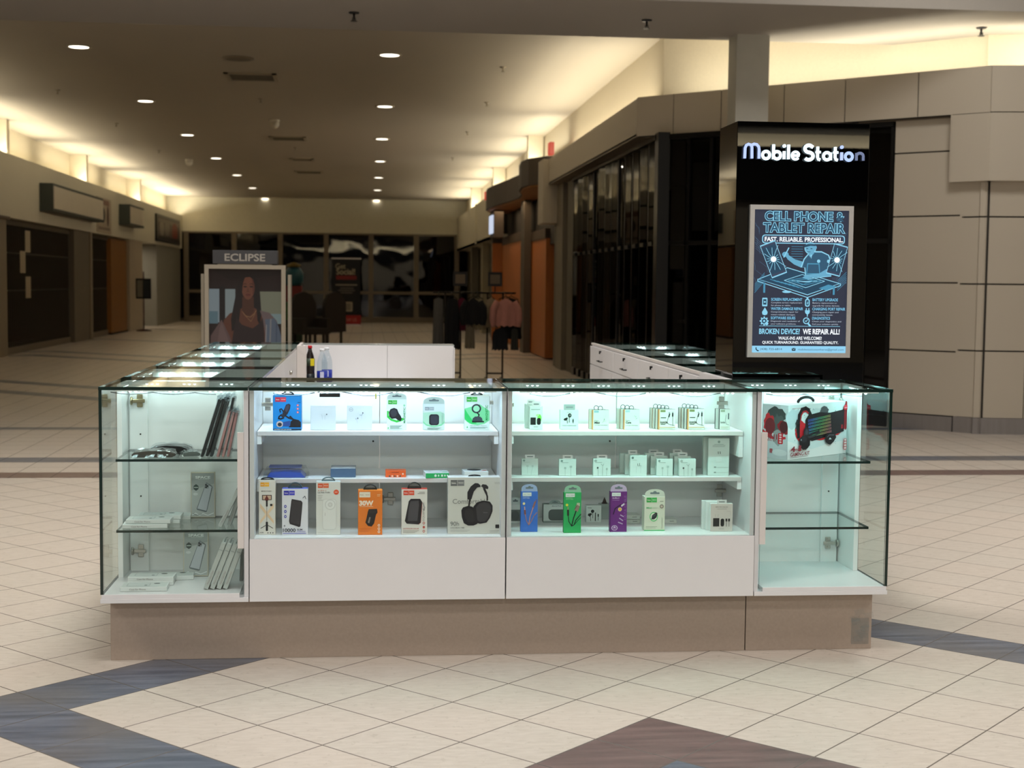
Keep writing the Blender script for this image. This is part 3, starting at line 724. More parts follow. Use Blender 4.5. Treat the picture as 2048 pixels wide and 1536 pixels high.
# bottles
def bottle(label, x, y, z0, h, r, kind):
    t = thing('drink_bottle', label, 'bottle', (x, y, z0), group='drink bottles on the inner shelf')
    b = B(); b.lathe([(r * .8, 0), (r, .01), (r, h * .32), (r * .95, h * .36), (r, h * .4), (r, h * .62), (r * .8, h * .74), (r * .42, h * .88), (r * .4, h * .94)], (0, 0, 0), MBOT if kind != 'soda' else mat('dark soda', '#1A1210', .15), 20); b.build('bottle_body', t, False)
    b = B(); b.lathe([(r * .46, h * .93), (r * .46, h)], (0, 0, 0), col('#D8DCE0') if kind == 'water' else col('#B3121C'), 14); b.build('cap', t, False)
    b = B()
    if kind == 'water':
        b.lathe([(r * 1.01, h * .06), (r * 1.01, h * .40)], (0, 0, 0), col('#1B2C8E'), 20); b.box(-.012, .012, -r * 1.06, -r * 1.0, h * .22, h * .38, col('#C9CEE8'))
    else:
        b.lathe([(r * 1.01, h * .5), (r * 1.01, h * .68)], (0, 0, 0), col('#3C4A3C'), 20); b.box(.004, .028, -r * 1.06, -r * .9, h * .5, h * .68, col('#D8C81E'))
        b.lathe([(r * 1.01, h * .05), (r * 1.01, h * .3)], (0, 0, 0), col('#10181C'), 20)
    b.build('bottle_label', t, False)
bottle('clear water bottle with blue label, in front of its twin', -.295, 9.14, .841, .235, .034, 'water')
bottle('clear water bottle with blue label, partly behind the other', -.268, 9.24, .841, .24, .034, 'water')
bottle('dark soda bottle with red cap and yellow tag beside the partition post', -.372, 9.14, .841, .255, .030, 'soda')

# ================================================================ SIGN TOWER
t = thing('sign_tower', 'tall glossy black sign tower with lit lettering above the kiosk', 'sign tower', (1.94, 6.4, 0))
TX0, TX1, TY0, TY1, TZ = 1.636, 2.246, 6.30, 6.62, 2.237
b = B(); b.box(TX0, TX1, TY0, TY1, 0, TZ, MBLK, .002); b.build('tower_body', t)
# letters
def letters(txt, x0, z0, w_, h_, dep, m, off, name, y, side):
    vs, fs = text_poly(txt, off); ax = min(v[0] for v in vs); ay = min(v[1] for v in vs); sx = max(v[0] for v in vs) - ax; sy = max(v[1] for v in vs) - ay
    b = B(); q = [(x0 + (x - ax) / sx * w_, z0 + (yy - ay) / sy * h_) for x, yy in vs]
    bv = [b.bm.verts.new((x, y - dep, z)) for x, z in q]; i0 = b.mi(m); i1 = b.mi(side)
    fl = []
    for f in fs:
        try: ff = b.bm.faces.new([bv[i] for i in f]); ff.material_index = i0; fl.append(ff)
        except ValueError: pass
    bmesh.ops.remove_doubles(b.bm, verts=b.bm.verts, dist=1e-6)
    es = [e for e in b.bm.edges if len(e.link_faces) == 1]
    r = bmesh.ops.extrude_edge_only(b.bm, edges=es)
    nv = [g for g in r['geom'] if isinstance(g, bmesh.types.BMVert)]
    for f in [g for g in r['geom'] if isinstance(g, bmesh.types.BMFace)]: f.material_index = i1
    bmesh.ops.translate(b.bm, verts=nv, vec=(0, dep, 0))
    return b
ga, gb, gc, gd = glow('#B9CCFF', 1.15), glow('#DDF6FF', 1.7), glow('#B8D0FF', 1.1), glow('#8E9CC4', .62)
ZL = 2.067
# "m" in unicase style, drawn as strokes
b = B(); a0 = 1.662; wM = .077
def stroke(b, pts, wd, m, y=TY0 - .014):
    b.rail([(x, y, z) for x, z in pts], wd / 2, m, 8)
zb = ZL + .004
pts = [(a0 + .006, zb)] + [(a0 + .008, zb + .05)] + [(a0 + .012 + .0 + .009 * (1 - math.cos(k * math.pi / 4)), zb + .055 + .009 * math.sin(k * math.pi / 4)) for k in range(5)]
pts = [(a0 + .006, zb), (a0 + .007, zb + .045), (a0 + .012, zb + .058), (a0 + .022, zb + .063), (a0 + .033, zb + .060), (a0 + .038, zb + .050), (a0 + .039, zb)]
stroke(b, pts, .0135, ga)
pts = [(a0 + .034, zb + .058), (a0 + .048, zb + .064), (a0 + .060, zb + .062), (a0 + .069, zb + .052), (a0 + .071, zb + .04), (a0 + .071, zb)]
stroke(b, pts, .0135, ga); b.build('sign_letter', t)
def arc(cx, cz, rx, rz, a0, a1, n=14):
    return [(cx + rx * math.cos(math.radians(a0 + (a1 - a0) * k / n)), cz + rz * math.sin(math.radians(a0 + (a1 - a0) * k / n))) for k in range(n + 1)]
def letter(ch, x, m):
    """rounded stroke letters; x is the left edge, base line zb"""
    b = B(); wd = .0145; r_ = .0165; zc = zb + r_; h = .064
    if ch == 'o': stroke(b, arc(x + r_, zc, r_, r_, 90, 450), wd, m)
    elif ch == 'b': stroke(b, [(x, zb - .001), (x, zb + h)], wd, m); stroke(b, arc(x + r_, zc, r_, r_, 90, 450), wd, m)
    elif ch == 'a': stroke(b, arc(x + r_, zc, r_, r_, 90, 450), wd, m); stroke(b, [(x + 2 * r_, zb - .001), (x + 2 * r_, zb + 2 * r_)], wd, m)
    elif ch == 'i': stroke(b, [(x, zb), (x, zb + 2 * r_ + .002)], wd, m); b.lathe([(.004, -.008), (.0078, -.005), (.0078, .005), (.004, .008)], (x, TY0 - .014, zb + h - .006), m, 14, 'y')
    elif ch == 'l': stroke(b, [(x, zb), (x, zb + h)], wd, m)
    elif ch == 'e': stroke(b, [(x, zc)] + [(x + 2 * r_, zc)] + arc(x + r_, zc, r_, r_, 20, 320), wd * .86, m)
    elif ch == 't': stroke(b, [(x + .006, zb + h - .006), (x + .006, zb + .012), (x + .010, zb + .002), (x + .018, zb)], wd, m); stroke(b, [(x - .003, zb + 2 * r_ + .001), (x + .020, zb + 2 * r_ + .001)], wd * .8, m)
    elif ch == 'n': stroke(b, [(x, zb), (x, zb + 2 * r_)], wd * .9, m); stroke(b, [(x, zb + r_)] + arc(x + r_ * .95, zb + r_ + .003, r_ * .95, r_ - .003, 170, 0, 8) + [(x + r_ * 1.9, zb)], wd * .9, m)
    elif ch == 'S': stroke(b, [(x + .042, zb + .055)] + arc(x + .023, zb + .048, .018, .0155, 40, 250, 10) + arc(x + .023, zb + .0155, .020, .0165, 80, -140, 12), .0165, m)
    b.build('sign_letter', t)
for ch, x, m in (('o', 1.749, gb), ('b', 1.799, gb), ('i', 1.848, gb), ('l', 1.868, gb), ('e', 1.884, gb), ('S', 1.938, gb), ('t', 1.996, gb), ('a', 2.029, gb), ('t', 2.077, gb), ('i', 2.113, ga), ('o', 2.130, gc), ('n', 2.182, gd)):
    letter(ch, x, m)
# poster light box
fx0, fx1, fz0, fz1 = 1.697, 2.174, 1.182, 1.866
fr = t
b = B(); fw = .021; y0 = TY0 - .022; y1 = TY0 - .001
for p in ([(fx0, fz0), (fx0 + fw, fz0 + fw), (fx0 + fw, fz1 - fw), (fx0, fz1)], [(fx1, fz0), (fx1, fz1), (fx1 - fw, fz1 - fw), (fx1 - fw, fz0 + fw)],
          [(fx0, fz1), (fx0 + fw, fz1 - fw), (fx1 - fw, fz1 - fw), (fx1, fz1)], [(fx0, fz0), (fx1, fz0), (fx1 - fw, fz0 + fw), (fx0 + fw, fz0 + fw)]):
    b.prism(p, (0, y0, 0), (1, 0, 0), (0, 0, 1), (0, y1 - y0, 0), MALU)
b.build('poster_frame', t)
E_ = lambda h, s=.85: glow(h, s * 1.12)
NAVY, CY, WH, MIDB, DKB = E_('#2C3246', .75), E_('#8FD6F2'), E_('#F4FAFF', .95), E_('#4FA3C9', .7), E_('#1F4A66', .7)
NB = E_('#3A4660', .75); SKY = E_('#8FD0F0', .9)
it = [('r', 0, 0, 1, 1, NAVY)]
# circuit lines
rr = random.Random(5)
for i in range(26):
    sx = rr.choice((-1, 1)); x = .5 + sx * rr.uniform(.3, .49); y = rr.uniform(.42, .86); dx = sx * rr.uniform(.02, .1)
    it.append(('l', [(x, y), (x + 0, y + .03), (min(.99, max(.01, x + dx)), y + .03 + abs(dx) * .5)], .004, E_('#4E6E8C', .6)))
for i in range(6):
    it.append(('l', [(.02, .80 - i * .014), (.16, .72 - i * .014)], .004, E_('#56718F', .6))); it.append(('l', [(.02, .42 + i * .012), (.12, .50 + i * .012)], .004, MIDB))
    it.append(('l', [(.90, .44 + i * .014), (.99, .50 + i * .014)], .004, MIDB)); it.append(('l', [(.84, .53 - i * .008), (.985, .53 - i * .008)], .003, E_('#56718F', .6)))
    it.append(('l', [(.40, .745 - i * .017), (.52, .745 - i * .017)], .004, MIDB))
# headline: outlined letters
for tx, x, y, w_, h_ in (('CELL PHONE &', .115, .925, .83, .062), ('TABLET REPAIR', .10, .845, .855, .062)):
    it += [('t', tx, x, y, w_, h_, .062, E_('#8FD6F2', .95)), ('t', tx, x, y, w_, h_, .02, E_('#2A5A78', .7))]
it += [('rr', .085, .765, .965, .826, .03, CY), ('rr', .095, .771, .955, .820, .025, NB), ('t', 'FAST. RELIABLE. PROFESSIONAL.', .115, .780, .83, .030, .03, WH)]
# work board (isometric)
it += [('p', [(.05, .515), (.36, .60), (.93, .49), (.58, .405)], CY), ('p', [(.065, .514), (.36, .594), (.91, .489), (.58, .411)], DKB)]
it += [('l', [(.05, .515), (.05, .50), (.58, .39), (.93, .475), (.93, .49)], .008, CY)]
for k in range(4):
    f = .04 * k
    it.append(('l', [(.33 + f, .508), (.52, .55 - f * .6), (.76 - f, .505), (.56, .458 + f * .5), (.33 + f, .508)], .006, CY if k % 2 == 0 else MIDB))
for k in range(7): it.append(('l', [(.18 + k * .04, .515 - k * .006), (.26 + k * .045, .497 - k * .008)], .006, MIDB))
it += [('p', [(.70, .455), (.80, .482), (.89, .468), (.78, .44)], MIDB), ('e', .36, .428, .05, .008, CY), ('r', .11, .42, .13, .49, MIDB), ('r', .85, .41, .87, .47, MIDB)]
# technician line figure
SK, SH = E_('#6FB8DA', .75), E_('#31607F', .7)
it += [('p', [(.50, .60), (.53, .66), (.58, .70), (.64, .715), (.72, .715), (.80, .69), (.83, .64), (.80, .60), (.78, .55), (.55, .545), (.54, .60)], CY),
       ('p', [(.515, .602), (.54, .655), (.585, .693), (.64, .706), (.72, .706), (.79, .685), (.815, .64), (.79, .60), (.77, .555), (.56, .55), (.55, .60)], SH),
       ('p', [(.56, .555), (.57, .63), (.70, .63), (.71, .555)], MIDB), ('p', [(.57, .56), (.58, .622), (.69, .622), (.70, .56)], SH),
       ('p', [(.52, .64), (.50, .60), (.43, .62), (.36, .655), (.34, .675), (.36, .69), (.44, .655), (.50, .645)], SK), ('e', .335, .69, .035, .018, SK), ('l', [(.32, .67), (.37, .735)], .012, CY),
       ('p', [(.80, .60), (.83, .60), (.82, .54), (.70, .535), (.62, .528), (.57, .52), (.52, .527), (.56, .55), (.70, .56)], SK), ('l', [(.83, .61), (.825, .54), (.70, .532), (.58, .518)], .006, CY),
       ('e', .598, .735, .062, .042, CY), ('e', .598, .735, .054, .037, SK), ('p', [(.535, .74), (.535, .757), (.57, .764), (.64, .764), (.665, .755), (.67, .735), (.655, .75), (.60, .752)], DKB),
       ('p', [(.58, .69), (.60, .67), (.64, .70), (.64, .72), (.58, .715)], SK), ('e', .565, .732, .012, .003, DKB), ('e', .61, .732, .012, .003, DKB), ('l', [(.57, .71), (.60, .709)], .005, DKB), ('e', .655, .74, .012, .012, SK),
       ('e', .69, .645, .018, .012, CY), ('e', .795, .645, .016, .012, CY), ('p', [(.60, .69), (.61, .66), (.62, .69)], CY)]
# cracked phones
def phone(cx, cy, w_, h_, rot, m1):
    ca, sa = math.cos(rot), math.sin(rot); q = lambda x, y: (cx + (x * ca - y * sa), cy + (x * sa + y * ca) * .66)
    out = []
    for s_, m in ((1, CY), (.93, NB), (.82, DKB)):
        out.append(('p', [q(-w_ * s_, -h_ * (s_ if s_ > .9 else .8)), q(w_ * s_, -h_ * (s_ if s_ > .9 else .8)), q(w_ * s_, h_ * (s_ if s_ > .9 else .8)), q(-w_ * s_, h_ * (s_ if s_ > .9 else .8))], m))
    for k in range(14):
        a = k * .449; r_ = w_ * (.7 + .25 * ((k * 7) % 5) / 4) * (1.9 if abs(math.sin(a)) > .6 else .95)
        out.append(('l', [q(0, 0), q(r_ * .5 * math.cos(a + .1), r_ * .5 * math.sin(a)), q(r_ * math.cos(a), r_ * math.sin(a))], .005, CY))
    out.append(('e', cx, cy, .03, .02, WH)); return out
it += phone(.21, .655, .085, .185, .38, CY) + phone(.885, .655, .075, .165, -.25, CY)
# services
def svc(x, y, head, l1, l2, w1, w2, w3, icon):
    r_ = [('t', head, x, y, w1, .019, .02, E_('#7CC8EC', .9)), ('t', l1, x, y - .021, w2, .013, .0, E_('#C9D6E6', .8)), ('t', l2, x, y - .040, w3, .013, .0, E_('#C9D6E6', .8))]
    return r_ + icon
IC = CY
it += svc(.195, .365, 'SCREEN REPLACEMENT', 'Complete screen replacement', 'for phone or tablet.', .33, .33, .21, [('rr', .10, .325, .155, .385, .008, IC), ('r', .11, .337, .145, .375, DKB), ('e', .128, .356, .01, .007, IC)])
it += svc(.635, .365, 'BATTERY UPGRADE', 'Battery replacement or', 'upgrade for some devices.', .27, .26, .29, [('rr', .555, .325, .605, .38, .02, IC), ('r', .57, .38, .59, .388, IC), ('rr', .566, .333, .594, .372, .01, DKB), ('p', [(.575, .35), (.587, .366), (.584, .354), (.59, .352), (.577, .338)], IC)])
it += svc(.195, .300, 'WATER DAMAGE REPAIR', 'Comprehensive repair for', 'water-related damages.', .34, .29, .26, [('p', [(.13, .318), (.10, .285), (.105, .268), (.13, .262), (.155, .268), (.16, .285)], IC)])
it += svc(.635, .300, 'CHARGING PORT REPAIR', 'Charging port repair and', 'connectivity issues.', .35, .28, .22, [('p', [(.555, .30), (.61, .30), (.605, .28), (.588, .27), (.588, .255), (.578, .255), (.578, .27), (.56, .28)], IC), ('r', .565, .30, .575, .315, IC), ('r', .592, .30, .602, .315, IC)])
it += svc(.195, .235, 'SOFTWARE ISSUES', 'Diagnostic and resolution of', 'your software problems.', .26, .31, .27, [('e', .125, .222, .036, .024, IC), ('e', .125, .222, .026, .017, DKB), ('e', .125, .222, .012, .008, IC), ('e', .152, .204, .018, .012, IC)] + [('r', .125 + .04 * math.cos(a) - .007, .222 + .027 * math.sin(a) - .005, .125 + .04 * math.cos(a) + .007, .222 + .027 * math.sin(a) + .005, IC) for a in [k * math.pi / 4 for k in range(8)]])
it += svc(.635, .235, 'DIAGNOSTICS', 'Check your diagnostics and', 'find your solution quickly', .19, .31, .28, [('e', .573, .226, .036, .024, IC), ('e', .573, .226, .026, .017, NAVY), ('l', [(.59, .208), (.615, .19)], .018, IC), ('l', [(.560, .226), (.570, .220), (.586, .235)], .008, IC)])
it += [('r', .075, .186, .935, .189, CY), ('t', 'BROKEN DEVICE?', .075, .132, .43, .036, .03, CY), ('t', 'WE REPAIR ALL!', .54, .132, .39, .036, .03, WH),
       ('t', 'WALK-INS ARE WELCOME!', .28, .092, .46, .022, .02, WH), ('t', 'QUICK TURNAROUND. GUARANTEED QUALITY.', .11, .060, .81, .022, .02, WH),
       ('r', 0, 0, 1, .048, SKY), ('t', '(438) 725-6814', .09, .013, .23, .020, 0, E_('#2A5070', .5)), ('t', 'mobilestationamherst@gmail.com', .49, .013, .49, .018, 0, E_('#2A6090', .5)),
       ('l', [(.045, .035), (.045, .024), (.06, .014), (.072, .014)], .010, E_('#1d3040', .5)), ('rr', .425, .014, .465, .034, .006, E_('#1d3040', .5)), ('l', [(.43, .031), (.445, .022), (.46, .031)], .004, SKY)]
b = B(); b.box(fx0 + fw, fx1 - fw, TY0 - .014, TY0 - .002, fz0 + fw, fz1 - fw, NAVY)
art(b, (fx0 + fw, TY0 - .014, fz0 + fw), (1, 0, 0), (0, 0, 1), fx1 - fx0 - 2 * fw, fz1 - fz0 - 2 * fw, it, .0004, .00003)
b.build('poster', t, label='glowing blue repair advertisement poster')
# ================================================================ FIXTURES
for i, (x, y) in enumerate([(x, 19.75 + 5.72 * k) for k in range(7) for x in (-3.86, .27)]):
    t = thing('recessed_downlight', 'round lit downlight in the %s row of the corridor ceiling, %s from the kiosk' % (('left', 'right')[i % 2], ('first', 'second', 'third', 'fourth', 'fifth', 'sixth', 'farthest')[i // 2]), 'ceiling light', (x, y, 4.6), group='round downlights of the corridor ceiling')
    b = B(); b.lathe([(.17, 0), (.17, -.012), (.135, -.014), (.135, 0)], (0, 0, 0), mat('downlight trim %d' % i, '#C8BEA8', .5), 20); b.build('trim_ring', t, False)
    b = B(); b.lathe([(.13, -.002), (.13, -.010)], (0, 0, 0), glow('#FFF4E0', 5), 20); b.build('lens', t, False)
    l = area('downlight_lamp', (0, 0, -.03), (.22, .22), 4, (1, .9, .76)); l.parent = t
for i, (x, y) in enumerate(FILL_PANELS):  # fixtures of the added, unseen court lamps
    t = thing('fill_panel_light', 'unseen square light panel added in the open court ceiling', 'ceiling light', (x, y, 5.3), group='added court ceiling light panels')
    b = B(); b.box(-.68, .68, -.68, .68, -.012, -.001, MALU); b.build('frame', t, False)
    b = B(); b.box(-.6, .6, -.6, .6, -.018, -.013, glow('#FFF6E8', 3)); b.build('diffuser', t, False)
for i, (x, y, l_) in enumerate(((-1.78, 22.2, .78), (-1.75, 31.5, .8), (-1.7, 41.0, .8), (-1.7, 36.8, .6))):
    t = thing('ceiling_vent', 'slotted air vent in the corridor ceiling, %s' % ('nearest and largest looking', 'second one back', 'farthest one', 'narrow one near the far end')[i], 'vent', (x, y, 4.6), group='air vents of the corridor ceiling')
    b = B(); h = l_ / 2
    for a, c, d_, e in ((-h, h, -h, -h + .07), (-h, h, h - .07, h), (-h, -h + .07, -h, h), (h - .07, h, -h, h)): b.box(a, c, d_, e, -.02, 0, mat('vent frame %d' % i, '#A3977F', .5) if a == -h and c == h and d_ == -h else b.mats[0])
    b.build('frame', t, False)
    b = B(); b.box(-h + .07, h - .07, -h + .07, h - .07, -.004, 0, MDARK)
    for k in range(6):
        u = -h + .12 + k * (l_ - .24) / 5; b.box(-h + .07, h - .07, u - .012, u + .012, -.018, -.006, mat('louvre', '#6E6452', .5) if k == 0 else b.mats[-1])
    b.build('louvres', t, False)
for i, (x, y) in enumerate(((-.159, 14.6), (2.81, 14.55), (6.3, 14.42))):
    t = thing('sprinkler_head', 'small dark sprinkler head under the near beam, %s' % ('left one near the centre', 'middle one left of the white column', 'right one near the picture edge')[i], 'sprinkler', (x, y, 4.2), group='sprinkler heads under the beam')
    b = B(); b.lathe([(.055, 0), (.05, -.012), (.02, -.016)], (0, 0, 0), MBLKM, 14); b.build('escutcheon', t, False)
    b = B(); b.lathe([(.012, -.014), (.010, -.06), (.014, -.075)], (0, 0, 0), MBLKM, 10); b.lathe([(.035, -.085), (.035, -.09)], (0, 0, 0), MBLKM, 12); b.rail([(-.014, 0, -.05), (-.018, 0, -.07), (-.010, 0, -.087)], .003, MBLKM, 6); b.rail([(.014, 0, -.05), (.018, 0, -.07), (.010, 0, -.087)], .003, MBLKM, 6); b.build('deflector', t, False)
for i, (x, y, nm, lab) in enumerate(((-1.82, 20.4, 'speaker_grille', 'dim round speaker grille in the ceiling before the nearest vent'), (-1.82, 28.0, 'dome_camera', 'pale dome camera hanging in the middle of the corridor ceiling'), (-4.6, 37.5, 'dome_camera', 'small dark eyed camera near the left cove'))):
    t = thing(nm, lab, 'ceiling fitting', (x, y, 4.6))
    b = B(); b.lathe([(.22, 0), (.22, -.015), (.18, -.02)] if i == 0 else [(.1, 0), (.1, -.03), (.05, -.05)], (0, 0, 0), mat('fitting %d' % i, '#8b7f6c' if i == 0 else '#D8D2C4', .5), 20); b.build('base', t, False)
    if i:
        b = B(); b.lathe([(.09, -.04), (.09, -.11), (.05, -.16), (.01, -.17)], (0, 0, 0), col('#CFC8B8'), 16); b.build('dome', t, False)
    else:
        b = B(); b.lathe([(.17, -.019), (.17, -.024)], (0, 0, 0), col('#6b604f'), 16); b.build('mesh_cover', t, False)
for i, (x, y) in enumerate(((1.9, 20.6), (2.0, 24.6), (2.0, 29.4), (-5.1, 24.3), (-5.0, 29.2), (-5.0, 35), (-1.84, 24.8), (-1.7, 33.6), (2.05, 35.5))):
    b = B(); b.lathe([(.05, 0), (.045, -.012), (.014, -.016), (.012, -.06), (.03, -.066), (.03, -.07)], (x, y, 4.6), mat('pale sprinkler %d' % i, '#9b907c', .5), 12)
    tag(b.build('ceiling_sprinkler'), 'tiny pale sprinkler head in the corridor ceiling', 'sprinkler', 'pale sprinkler heads of the corridor ceiling')

# ================================================================ BEHIND THE KIOSK
# ECLIPSE poster stand
t = thing('poster_stand', 'free-standing illuminated poster stand headed ECLIPSE behind the left counter', 'poster stand', (-1.06, 12.6, 0))
EX0, EX1, EY = -1.41, -.72, 12.5
FRM = mat('champagne frame', '#A59C8C', .4, .5)
b = B()
for x in (EX0, EX1 - .035): b.box(x, x + .035, EY, EY + .06, .1405, 1.6045, FRM)
b.box(EX0, EX1, EY, EY + .06, 1.605, 1.64, FRM); b.box(EX0, EX1, EY, EY + .06, .1, .14, FRM); b.build('frame', t)
b = B()
for x in (EX0 - .04, EX1 + .015): b.box(x, x + .025, EY + .1, EY + .3, .0, 1.56, FRM)
b.build('side_fins', t)
b = B(); b.box(EX0 + .03, EX1 - .03, EY + .062, EY + .3, .0, 1.6, MDARK); b.build('core', t)
b = B(); b.box(EX0 + .07, EX1 - .07, EY + .0, EY + .18, 1.648, 1.765, mat('dark header', '#3F3F42', .5), .004); b.box(EX0 + .11, EX1 - .12, EY + .02, EY + .1, 1.64, 1.649, FRM)
art(b, (EX0 + .07, EY - .001, 1.648), (1, 0, 0), (0, 0, 1), EX1 - EX0 - .14, .117, [('t', 'ECLIPSE', .19, .22, .62, .52, .02, '#A9A49B')])
b.build('header_sign', t, label='dark header sign reading ECLIPSE')
G = lambda h, s=.22: glow(h, s)
it = [('r', 0, 0, 1, 1, '#2A1A16'), ('p', [(0, 1), (.3, .9), (1, .95), (1, 1)], '#21140f'), ('r', 0, .52, .14, .82, '#9AA8AC'), ('r', 0, .50, .12, .62, '#6c8890'), ('r', .22, .5, .36, .82, '#9AA6A4'), ('r', .70, .5, 1, .80, '#8C8C74'), ('r', .74, .48, 1, .60, '#90A4A2'),
      ('r', .14, .4, .22, .84, '#1D1512'), ('r', 0, .44, 1, .51, '#2b1d19'),
      ('p', [(.26, .42), (.34, .62), (.38, .80), (.42, .90), (.48, .945), (.56, .955), (.63, .93), (.68, .86), (.70, .70), (.71, .55), (.68, .42)], '#1C1210'),
      ('p', [(.16, .0), (.17, .40), (.20, .54), (.28, .60), (.40, .635), (.47, .655), (.61, .655), (.68, .635), (.80, .60), (.86, .52), (.88, 0)], '#6B3E2B'),
      ('p', [(.455, .62), (.455, .75), (.615, .75), (.615, .62), (.54, .57)], '#55301F'),
      ('p', [(.45, .86), (.45, .80), (.465, .765), (.50, .735), (.535, .725), (.57, .735), (.605, .765), (.625, .80), (.63, .86), (.61, .905), (.56, .93), (.50, .925), (.465, .90)], '#7E4B36'),
      ('p', [(.60, .77), (.625, .80), (.63, .86), (.61, .905), (.585, .92), (.60, .85)], '#68392A'),
      ('e', .497, .842, .024, .007, '#1c100c'), ('e', .582, .842, .024, .007, '#1c100c'), ('l', [(.468, .862), (.495, .870), (.517, .864)], .008, '#26150f'), ('l', [(.56, .864), (.58, .870), (.61, .862)], .008, '#26150f'),
      ('p', [(.532, .842), (.520, .800), (.512, .795), (.565, .793), (.548, .800)], '#6b3d2a'), ('e', .537, .769, .034, .010, '#74332D'), ('l', [(.505, .769), (.57, .769)], .004, '#33140f'),
      ('p', [(.53, .945), (.49, .92), (.465, .87), (.455, .80), (.44, .70), (.42, .58), (.40, .48), (.31, .44), (.30, .55), (.36, .75), (.40, .87), (.46, .94)], '#211512'),
      ('p', [(.53, .945), (.60, .92), (.625, .86), (.635, .78), (.65, .66), (.665, .54), (.70, .50), (.72, .60), (.70, .80), (.66, .90), (.60, .945)], '#1d120f'),
      ('p', [(.28, .0), (.31, .34), (.34, .46), (.375, .565), (.45, .50), (.60, .468), (.70, .52), (.745, .575), (.76, .40), (.76, .0)], '#30201F'),
      ('l', [(.375, .56), (.37, .635)], .010, '#30201F'), ('l', [(.74, .565), (.70, .625)], .010, '#30201F'), ('l', [(.455, .62), (.50, .58), (.57, .57), (.62, .60), (.65, .63)], .006, '#B58A5E'), ('l', [(.5, .58), (.575, .53), (.63, .60)], .004, '#B58A5E'),
      ('p', [(0, 0), (.02, .40), (.10, .48), (.17, .545), (.22, .48), (.28, .40), (.33, .30), (.33, 0)], '#6E5550'), ('p', [(.08, .2), (.14, .46), (.17, .52), (.23, .42), (.3, .3), (.3, .1)], '#7d625c'),
      ('p', [(.77, 0), (.77, .42), (.74, .55), (.70, .63), (.83, .61), (.93, .54), (1, .38), (1, 0)], '#7B6663'), ('p', [(.77, 0), (.79, .42), (.77, .55), (.90, .56), (.96, .48), (1, .38), (1, 0)], '#66707E'), ('l', [(.82, 0), (.85, .55)], .02, '#94908E'), ('l', [(.92, 0), (.93, .52)], .016, '#4E5A6C'), ('l', [(.77, .2), (.79, .5)], .014, '#A09A98')]
it2 = []
for q in it:
    h = q[-1]; it2.append(q[:-1] + (G(h, .34),))
b = B(); b.box(EX0 + .035, EX1 - .035, EY + .045, EY + .06, .14, 1.605, MDARK)
art(b, (EX0 + .035, EY + .044, .64), (1, 0, 0), (0, 0, 1), EX1 - EX0 - .07, .965, it2)
art(b, (EX0 + .035, EY + .044, .14), (1, 0, 0), (0, 0, 1), EX1 - EX0 - .07, .5, [('r', 0, 0, 1, 1, G('#2B1D1C', .34))])
b.build('poster', t, label='fashion poster of a long haired woman in a dark top with open shirt')
# black roll-up banner at the far glass
t = thing('banner_stand', 'tall black banner stand with red foot before the far entrance glazing', 'banner', (-.78, 49.8, 0))
b = B(); b.box(-1.27, -.29, 49.78, 49.8, .33, 2.3, col('#0B0B0B'))
art(b, (-1.27, 49.779, .33), (1, 0, 0), (0, 0, 1), .98, 1.97, [('t', 'Get', .12, .83, .35, .09, .02, '#8C8470'), ('t', 'Social!', .15, .73, .65, .10, .02, '#9A8F78'), ('rr', .14, .64, .86, .71, .03, '#6E1B1B'), ('r', .12, .535, .88, .56, '#7a7264'),
    ('r', .28, .48, .75, .50, '#55504a'), ('r', .22, .44, .80, .46, '#55504a'), ('r', .3, .40, .72, .42, '#55504a'), ('rr', .30, .08, .72, .25, .04, '#8C8474'), ('rr', .36, .105, .66, .225, .03, '#6e675a')])
b.build('banner_panel', t)
b = B(); b.box(-1.29, -.27, 49.7, 49.85, .05, .36, col('#8E1C1A'))
art(b, (-1.29, 49.699, .05), (1, 0, 0), (0, 0, 1), 1.02, .31, [('t', 'FOLLOW US', .15, .3, .7, .4, .01, '#b06a60')]); b.build('foot_panel', t, label='red foot panel')
b = B(); b.box(-1.29, -.27, 49.72, 49.88, 0, .05, MALU); b.box(-1.29, -.27, 49.76, 49.82, 2.3, 2.34, MALU); b.build('base_and_rail', t)

# clothes racks and garments
RK = mat('dark rack steel', '#1C1813', .4, .6)
def rack(x0, x1, y, h, lab, cards):
    t = thing('clothes_rack', lab, 'clothes rack', ((x0 + x1) / 2, y, 0), group='clothes racks before the wood store')
    b = B(); b.rail([(x0, y, h), (x1, y, h)], .015, RK); b.build('top_bar', t)
    xm = (x0 + x1) / 2
    for x in (xm - .12, xm + .12):
        b = B(); b.rail([(x, y, .04), (x, y, h)], .014, RK); b.build('post', t)
    b = B()
    b.rail([(xm - .12, y - .3, .03), (xm - .12, y + .3, .03)], .018, RK); b.rail([(xm + .12, y - .3, .03), (xm + .12, y + .3, .03)], .018, RK); b.rail([(xm - .12, y, .12), (xm + .12, y, .12)], .014, RK); b.build('base', t)
    for x in cards:
        b = B(); b.rail([(x, y, h), (x, y, h + .1)], .01, RK); b.box(x - .11, x + .11, y - .012, y + .012, h + .1, h + .32, RK); b.box(x - .075, x + .075, y - .015, y - .012, h + .14, h + .28, col('#6b5a44')); b.build('sign_frame', t)
